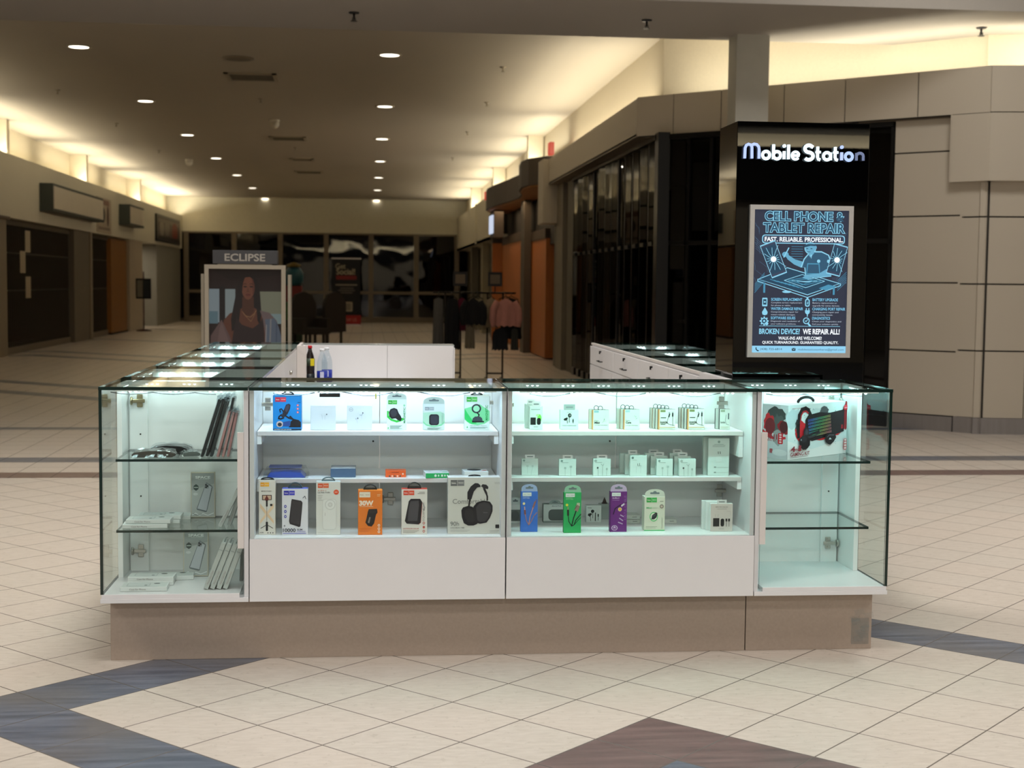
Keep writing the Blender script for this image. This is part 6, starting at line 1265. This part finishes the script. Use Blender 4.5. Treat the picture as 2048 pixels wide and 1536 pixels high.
front_bg, front = front, [
    blob(.22, .38, .10, .20, 22, RD, 1), blob(.30, .30, .16, .10, 22, RD, 2), blob(.62, .26, .26, .09, 26, RD, 3), blob(.86, .42, .13, .16, 22, RD, 4), blob(.98, .62, .05, .30, 18, DR, 5), blob(.60, .76, .07, .08, 22, '#4c5054', 6), blob(.15, .50, .04, .14, 16, '#33373a', 7),
    ('l', [(.17, .28), (.165, .50), (.18, .70), (.22, .80), (.28, .82), (.33, .78), (.36, .70)], .048, KB), ('l', [(.195, .55), (.21, .70), (.24, .76), (.29, .77), (.325, .73)], .018, '#B02430'),
    ('p', [(.28, .60), (.33, .69), (.52, .73), (.70, .70), (.95, .745), (.95, .30), (.82, .26), (.40, .17), (.28, .24)], KB), ('p', [(.72, .68), (.94, .72), (.94, .32), (.76, .34)], '#221a1e'), ('r', .90, .36, .93, .44, '#A01C26')]
for i in range(6):
    for j in range(14):
        c = ['#4A63B8', '#4C78C0', '#4C90A8', '#4E9C84', '#5CA070', '#7CA468', '#A09C64', '#B08A6A', '#B06A70'][min(8, (i + j) // 2)]
        u = .325 + j * .0275 + i * .002; v = .60 - i * .062 + j * .0045
        front.append(('p', [(u, v), (u + .021, v + .003), (u + .022, v - .036), (u + .001, v - .040)], c))
        front.append(('p', [(u + .004, v - .006), (u + .017, v - .004), (u + .018, v - .026), (u + .005, v - .029)], '#1c1a20'))
front += [('e', .285, .36, .045, .10, '#26262C'), ('e', .29, .36, .026, .06, '#3c3c46'), ('l', [(.22, .28), (.34, .30), (.50, .36)], .022, '#1d1d22'), ('l', [(.22, .25), (.40, .26), (.52, .33)], .016, '#34343a'), ('p', [(.17, .24), (.20, .28), (.30, .28), (.35, .22), (.35, .10), (.30, .03), (.24, .02), (.19, .07), (.17, .15)], '#141318'), ('e', .25, .22, .05, .05, '#26262c'), ('e', .20, .22, .010, .018, '#8c8c94'), ('l', [(.28, .03), (.285, -.02 + .03)], .008, KB),
    ('p', [(.60, .20), (.62, .27), (.70, .30), (.78, .27), (.80, .20), (.76, .12), (.70, .06), (.66, .08), (.62, .12)], '#131216'), ('p', [(.67, .17), (.69, .21), (.72, .17)], '#C8CCD2'), ('l', [(.64, .22), (.68, .26), (.76, .25)], .008, '#5c5c66'),
    ]
front = front_bg + lift(front) + [('t', '4', .035, .145, .065, .095, .03, '#8E2834'), ('t', 'IN', .105, .15, .055, .048, .02, '#8E2834'), ('t', '1', .17, .145, .025, .10, .03, '#8E2834'), ('t', 'GAMING KIT', .025, .060, .32, .065, .02, '#8E2834'), ('r', .025, .035, .32, .042, '#7d5a5e'),
    ('rr', .925, .84, .985, .93, .006, '#D03040'), ('t', 'meetion', .93, .87, .05, .025, 0, '#f4dcdc'), ('rr', .935, .07, .985, .29, .015, RD)] + [('rr', .943, .085 + k * .052, .977, .125 + k * .052, .006, '#E8D4D4') for k in range(4)] + [('t', 'MEETION', .04, .93, .14, .02, 0, '#a03038')]
b = B(); art(b, (0, 0, 0), (1, 0, 0), (0, 0, 1), GW, GH, front, .0006, .00003); b.build('printed_front', t, False, recalc=False, label='white front with red splashes, keyboard, headset and mouse')
clampx = lambda L_: [(q[0], [(min(1, max(0, x)), min(1, max(0, y))) for x, y in q[1]]) + tuple(q[2:]) if q[0] in 'pl' else q for q in L_]
front = clampx(front)
side = [('r', 0, 0, 1, 1, '#BFC6C8'), blob(.55, .80, .38, .16, 20, '#3a4240', 12), blob(.6, .62, .26, .22, 18, '#4b5552', 13), blob(.25, .62, .22, .22, 20, RD, 14), blob(.82, .58, .22, .14, 18, DR, 15), ('e', .30, .60, .20, .15, '#6E1A20'), ('e', .84, .60, .16, .11, '#4c1418'),
        ('l', [(.02, .50), (.20, .42), (.50, .36), (.90, .40)], .08, RD), blob(.6, .40, .22, .14, 18, '#8f9694', 16), ('t', '4IN1', .10, .36, .48, .09, .03, '#8E2834'), ('t', 'GAMING KIT', .05, .32, .5, .03, .01, '#8E2834'), ('rr', .62, .28, .82, .48, .04, RD), ('rr', .30, .10, .42, .18, .02, '#A04A50'), ('e', .7, .12, .3, .06, '#D2D6D6')] + [('e', .72, .315 + .045 * k, .05, .015, '#e8c4c4') for k in range(4)]
side = [q for q in clampx(side) if not (q[0] == 'e' and q[1] + q[3] > 1)]
b = B(); art(b, (0, GD, 0), (0, -1, 0), (0, 0, 1), GD, GH, side, .0006, .00003); b.build('printed_side', t, False, recalc=False)
b = B(); b.rail([(GW * .5 - .055 * math.cos(math.radians(a)), GD * .5, GH + .022 * math.sin(math.radians(a))) for a in range(0, 181, 15)], [.004] + [.0065] * 11 + [.004], col('#14181a', .3), 8); b.build('carry_handle', t, False)
